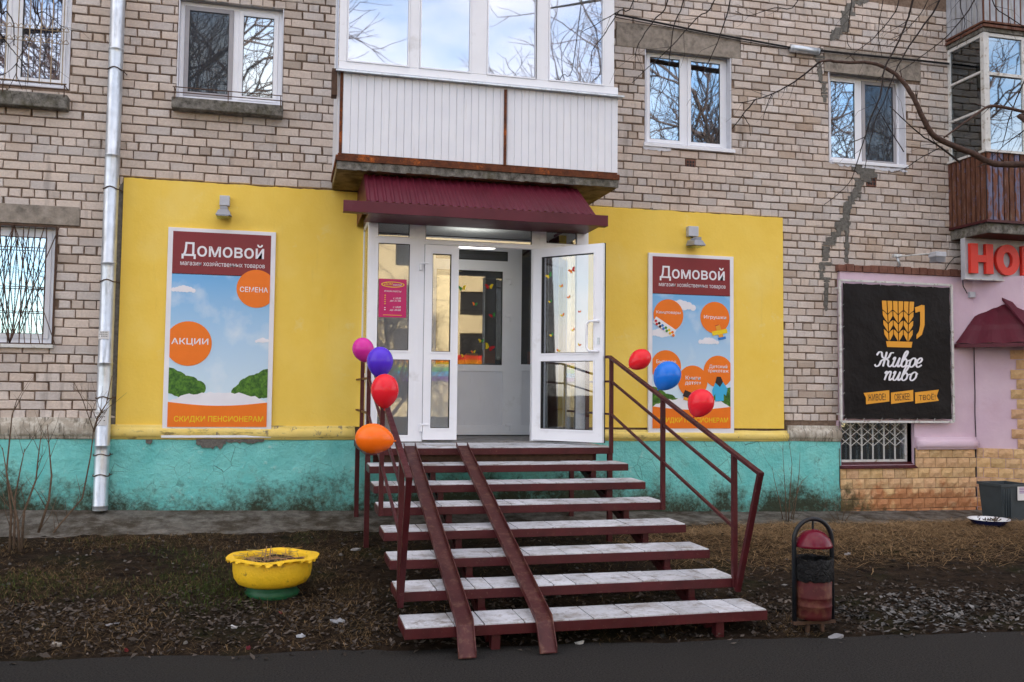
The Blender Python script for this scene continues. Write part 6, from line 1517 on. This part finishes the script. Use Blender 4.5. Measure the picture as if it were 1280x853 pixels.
def branch(T, line, r0px, r1px=.6, Y=Yt, sub=0, seed=0, mt='blacktwig', top=None, nm='twig'):
    r = random.Random(seed); P0 = [onY(a, b_, Y+.05*math.sin(i)) for i, (a, b_) in enumerate(line)]
    if top is not None and line[0][1] < 8: P0 = [Vector((P0[0].x+(top[0]), top[1], top[2]))]+P0
    # catmull subdivision
    P = []
    for i in range(len(P0)-1):
        a, b_, c, d = P0[max(i-1, 0)], P0[i], P0[i+1], P0[min(i+2, len(P0)-1)]
        for k in range(4):
            t = k/4; P.append(.5*((2*b_)+(c-a)*t+(2*a-5*b_+4*c-d)*t*t+(3*b_-a-3*c+d)*t**3)+Vector((r.uniform(-1, 1), 0, r.uniform(-1, 1)))*.004)
    P.append(P0[-1]); n_ = len(P); s = proj(P0[-1])[2]/FPX
    q = MB(); rad_ = [(r0px+(r1px-r0px)*i/(n_-1))*.5*s for i in range(n_)]; q.tube(P, rad_, 7)
    for k in range(sub):
        i = r.randrange(2, n_-1); d = (P[i+1]-P[i-1]).normalized(); sd = Vector((-d.z, r.uniform(-.5, .5), d.x))*r.choice((-1, 1)); L_ = r.uniform(.06, .30); e = P[i]+(d*.9+sd*.7).normalized()*L_; e2 = e+(d+sd*.3+Vector((0, 0, -.2))).normalized()*L_*.6
        q.tube([P[i], e, e2], [max(.0016, rad_[i]*.5), .0016, .0009], 4)
        q.tube([P[i], P[i]+sd*.014], [.003, .002], 4)
    return q.build(nm, M[mt], T, smooth=True)
branch(TR, [(1292,205),(1245,205),(1213.6,191),(1170.6,172),(1155,150),(1141,121),(1127.6,101.6),(1112,88),(1088.6,79),(1053,78),(1034,76),(1024,78)], 9, 2.6, sub=10, seed=1, mt='bark', nm='bough')
branch(TR, [(1024,78),(999,98),(975,113),(944,125),(917,129)], 2.6, .8, sub=5, seed=2)
branch(TR, [(944,125),(928,144.5),(915,161)], 2, 1, seed=3); branch(TR, [(965.5,117),(958,133),(954,150)], 1.3, .6, seed=4); branch(TR, [(928,144),(936,156),(938,170)], 1.3, .6, seed=5)
branch(TR, [(1290,142),(1245,133),(1229,137),(1202,156),(1180,172)], 4.5, 2, sub=6, seed=6, mt='bark', nm='bough')
branch(TR, [(1200,203),(1170,180),(1150,168),(1112,133)], 3, 1, sub=4, seed=7)
branch(TR, [(1178,184),(1155,195),(1131,211),(1112,217)], 1.6, .6, sub=2, seed=8)
TT = (.15, Yt, 6.95)
for i, (ln, a, c, s) in enumerate([
    ([(1141,0),(1133.5,27),(1120,59),(1106,86),(1100,121),(1088.6,148),(1081,172),(1071,203),(1061,230),(1030,256)], 3, .8, 10),
    ([(1174.5,0),(1155,31),(1131.5,66),(1116,98),(1104,129),(1092.5,156),(1081,211)], 2.8, .8, 9),
    ([(1217.5,0),(1186,43),(1147,74),(1124,90)], 2, .8, 5), ([(1124,0),(1116,19.5),(1092.5,47),(1073,62.5),(1057,74)], 1.8, .7, 4), ([(1065,0),(1061,27),(1059,51),(1064,62)], 1.6, .7, 3),
    ([(835,0),(819,23),(803,47),(795.6,62),(794,86)], 2, .8, 4), ([(893,0),(870,23),(839,59),(811,84),(790,103.5)], 2, .8, 5), ([(854,0),(842.5,31),(837,70),(835,101.6),(821,123)], 1.9, .8, 4),
    ([(913,0),(905,31),(893,62.5),(878,94),(870,125)], 2, .9, 4), ([(997,2),(967.5,10),(936,19.5),(919,14)], 1.6, .7, 5), ([(791,2),(774,14),(757,41),(740,65),(740,82)], 1.8, .8, 3), ([(774,14),(750,28),(728,40)], 1.3, .7, 1),
    ([(1240,0),(1262,22),(1290,40)], 1.6, 1, 3), ([(1160,0),(1140,30),(1122,48),(1108,60)], 1.5, .6, 4), ([(1104,0),(1098,40),(1102,70)], 1.4, .6, 3), ([(1200,0),(1206,30),(1196,60)], 1.5, .6, 3)]):
    branch(TR, ln, a, c, sub=s, seed=20+i, top=TT)
branch(TR, [(1290,80),(1264,141),(1253,184)], 2, .8, sub=4, seed=50); branch(TR, [(1130,190),(1105,150),(1090,120)], 1.4, .6, sub=4, seed=51); branch(TR, [(1285,160),(1262,176),(1240,196)], 1.6, .7, sub=3, seed=52)
branch(TR, [(1081,172),(1060,180),(1043,190)], 1.3, .6, sub=2, seed=53)
TL = thing('bare_tree', (-4.6, -2.6, 0), 'bare tree whose dark twigs hang in the upper left corner', 'tree')
q = MB(); q.tube([Vector((-4.6, -2.6, -.05)), Vector((-4.55, -2.5, 3)), Vector((-4.5, -2.4, 6)), Vector((-4.4, -2.3, 9))], [.16, .13, .10, .06], 12); q.tube([Vector((-4.5, -2.4, 6)), Vector((-3.6, -2.2, 6.5)), Vector((-2.6, -2.1, 6.6)), Vector((-1.6, -2.1, 6.5))], [.06, .04, .02, .008], 8); q.build('trunk', M['bark'], TL, smooth=True)
TT2 = (0, Yt, 6.5)
for i, (ln, a, c, s) in enumerate([([(41,0),(56,15),(70.5,27),(79.6,38)], 1.8, .7, 3), ([(48,0),(48,16),(49,27),(41,43),(34.5,57),(24,72),(20.5,80),(10,90),(0,95)], 1.8, .7, 4), ([(0,1),(8,14),(16,26),(18,48),(17,57)], 2.4, 1, 3), ([(-8,30),(0,41),(10,56),(23,72),(38,86)], 2.2, .8, 4),
    ([(20.5,80),(34.5,94)], 1.2, .6, 0), ([(20.5,80),(20,92),(9.8,113)], 1.2, .6, 1), ([(20,92),(28,113)], 1.1, .5, 0)]): branch(TL, ln, a, c, sub=s, seed=70+i, top=TT2)

# ================================================================== WHAT THE GLASS REFLECTS: trees and a building across the path
def big_tree(x, y, h, seed, label):
    r = random.Random(seed); T = thing('street_tree', (x, y, 0), label, 'tree', 'bare trees across the path'); q = MB(); qt = MB(); cnt = [0]
    def grow(p, d, L_, rr, lev):
        n_ = 4; pts = [p]; dd_ = d.copy()
        for k in range(n_): dd_ = (dd_+Vector((r.gauss(0, .13), r.gauss(0, .13), r.gauss(.04, .08)))).normalized(); pts.append(pts[-1]+dd_*L_/n_)
        (q if lev < 3 else qt).tube(pts, [rr*(1-.45*k/n_) for k in range(n_+1)], 8 if lev < 2 else 3, cap=False)
        if lev >= 6: return
        nb = (5, 4, 4, 4, 3, 3)[lev]
        for k in range(nb):
            i = r.randrange(1, n_+1) if k else n_; a = r.uniform(0, 6.28); ax = dd_.orthogonal().normalized(); ax.rotate(Matrix.Rotation(a, 3, dd_)); nd = (dd_*r.uniform(.7, 1.1)+ax*r.uniform(.5, .9)).normalized()
            grow(pts[i], nd, L_*r.uniform(.6, .85), rr*.58, lev+1)
    grow(Vector((x, y, -.05)), Vector((0, 0, 1)), h*.30, h*.016, 0)
    q.build('trunk', M['bark'], T, smooth=True); qt.build('crown', M['bark'], T, kind='stuff')
big_tree(-6.5, -28, 25, 1, 'bare tree reflected in the upper left window')
big_tree(16.5, -27, 24, 2, 'bare tree reflected in the window left of the cable sleeve')
big_tree(34.0, -30, 24, 5, 'bare tree reflected in the window behind the twigs')
big_tree(-17.0, -34, 15, 11, 'bare tree reflected in the grilled ground floor window'); big_tree(4.0, -27, 9, 7, 'low bare tree reflected in the door glass')
OB = thing('opposite_building', (10, -52, 0), 'cream building with rainbow stripes reflected in the shop door glass', 'building')
crm = basic('cream_render', (.74, .58, .33), .9, .06)
q = MB(); ow = []; 
for i in range(18):
    for j in range(4): ow.append((-33+i*5, 1.2+j*3.0+(1.4 if j == 0 else 0)*0, -31.2+i*5, 2.9+j*3.0))
ow = [h for h in ow if h[0] > -7]; wall_holes(q, -8, 58, 0, 13, ow, 0, .2); q.v = [(v[0], -52-v[1], v[2]) for v in q.v]; q.add([(-8,-52.2,13),(58,-52.2,13),(58,-64,13),(-8,-64,13)], [(0,1,2,3)]); q.build('wall', crm, OB)
q = MB()
for h in ow: q.add([(h[0],-52.15,h[1]),(h[2],-52.15,h[1]),(h[2],-52.15,h[3]),(h[0],-52.15,h[3])], [(0,1,2,3)])
q.build('window', M['dark'], OB)
for k, c in enumerate(((.75, .05, .03), (.85, .25, .02), (.85, .62, .03), (.10, .45, .08), (.03, .40, .75), (.25, .05, .45))):
    MB().box(-8, -51.99, 4.15-.32*k-.16, 58, -51.95, 4.15-.32*k+.158).build('stripe', basic('stripe_paint', c, .8, .05, bump=0), OB)
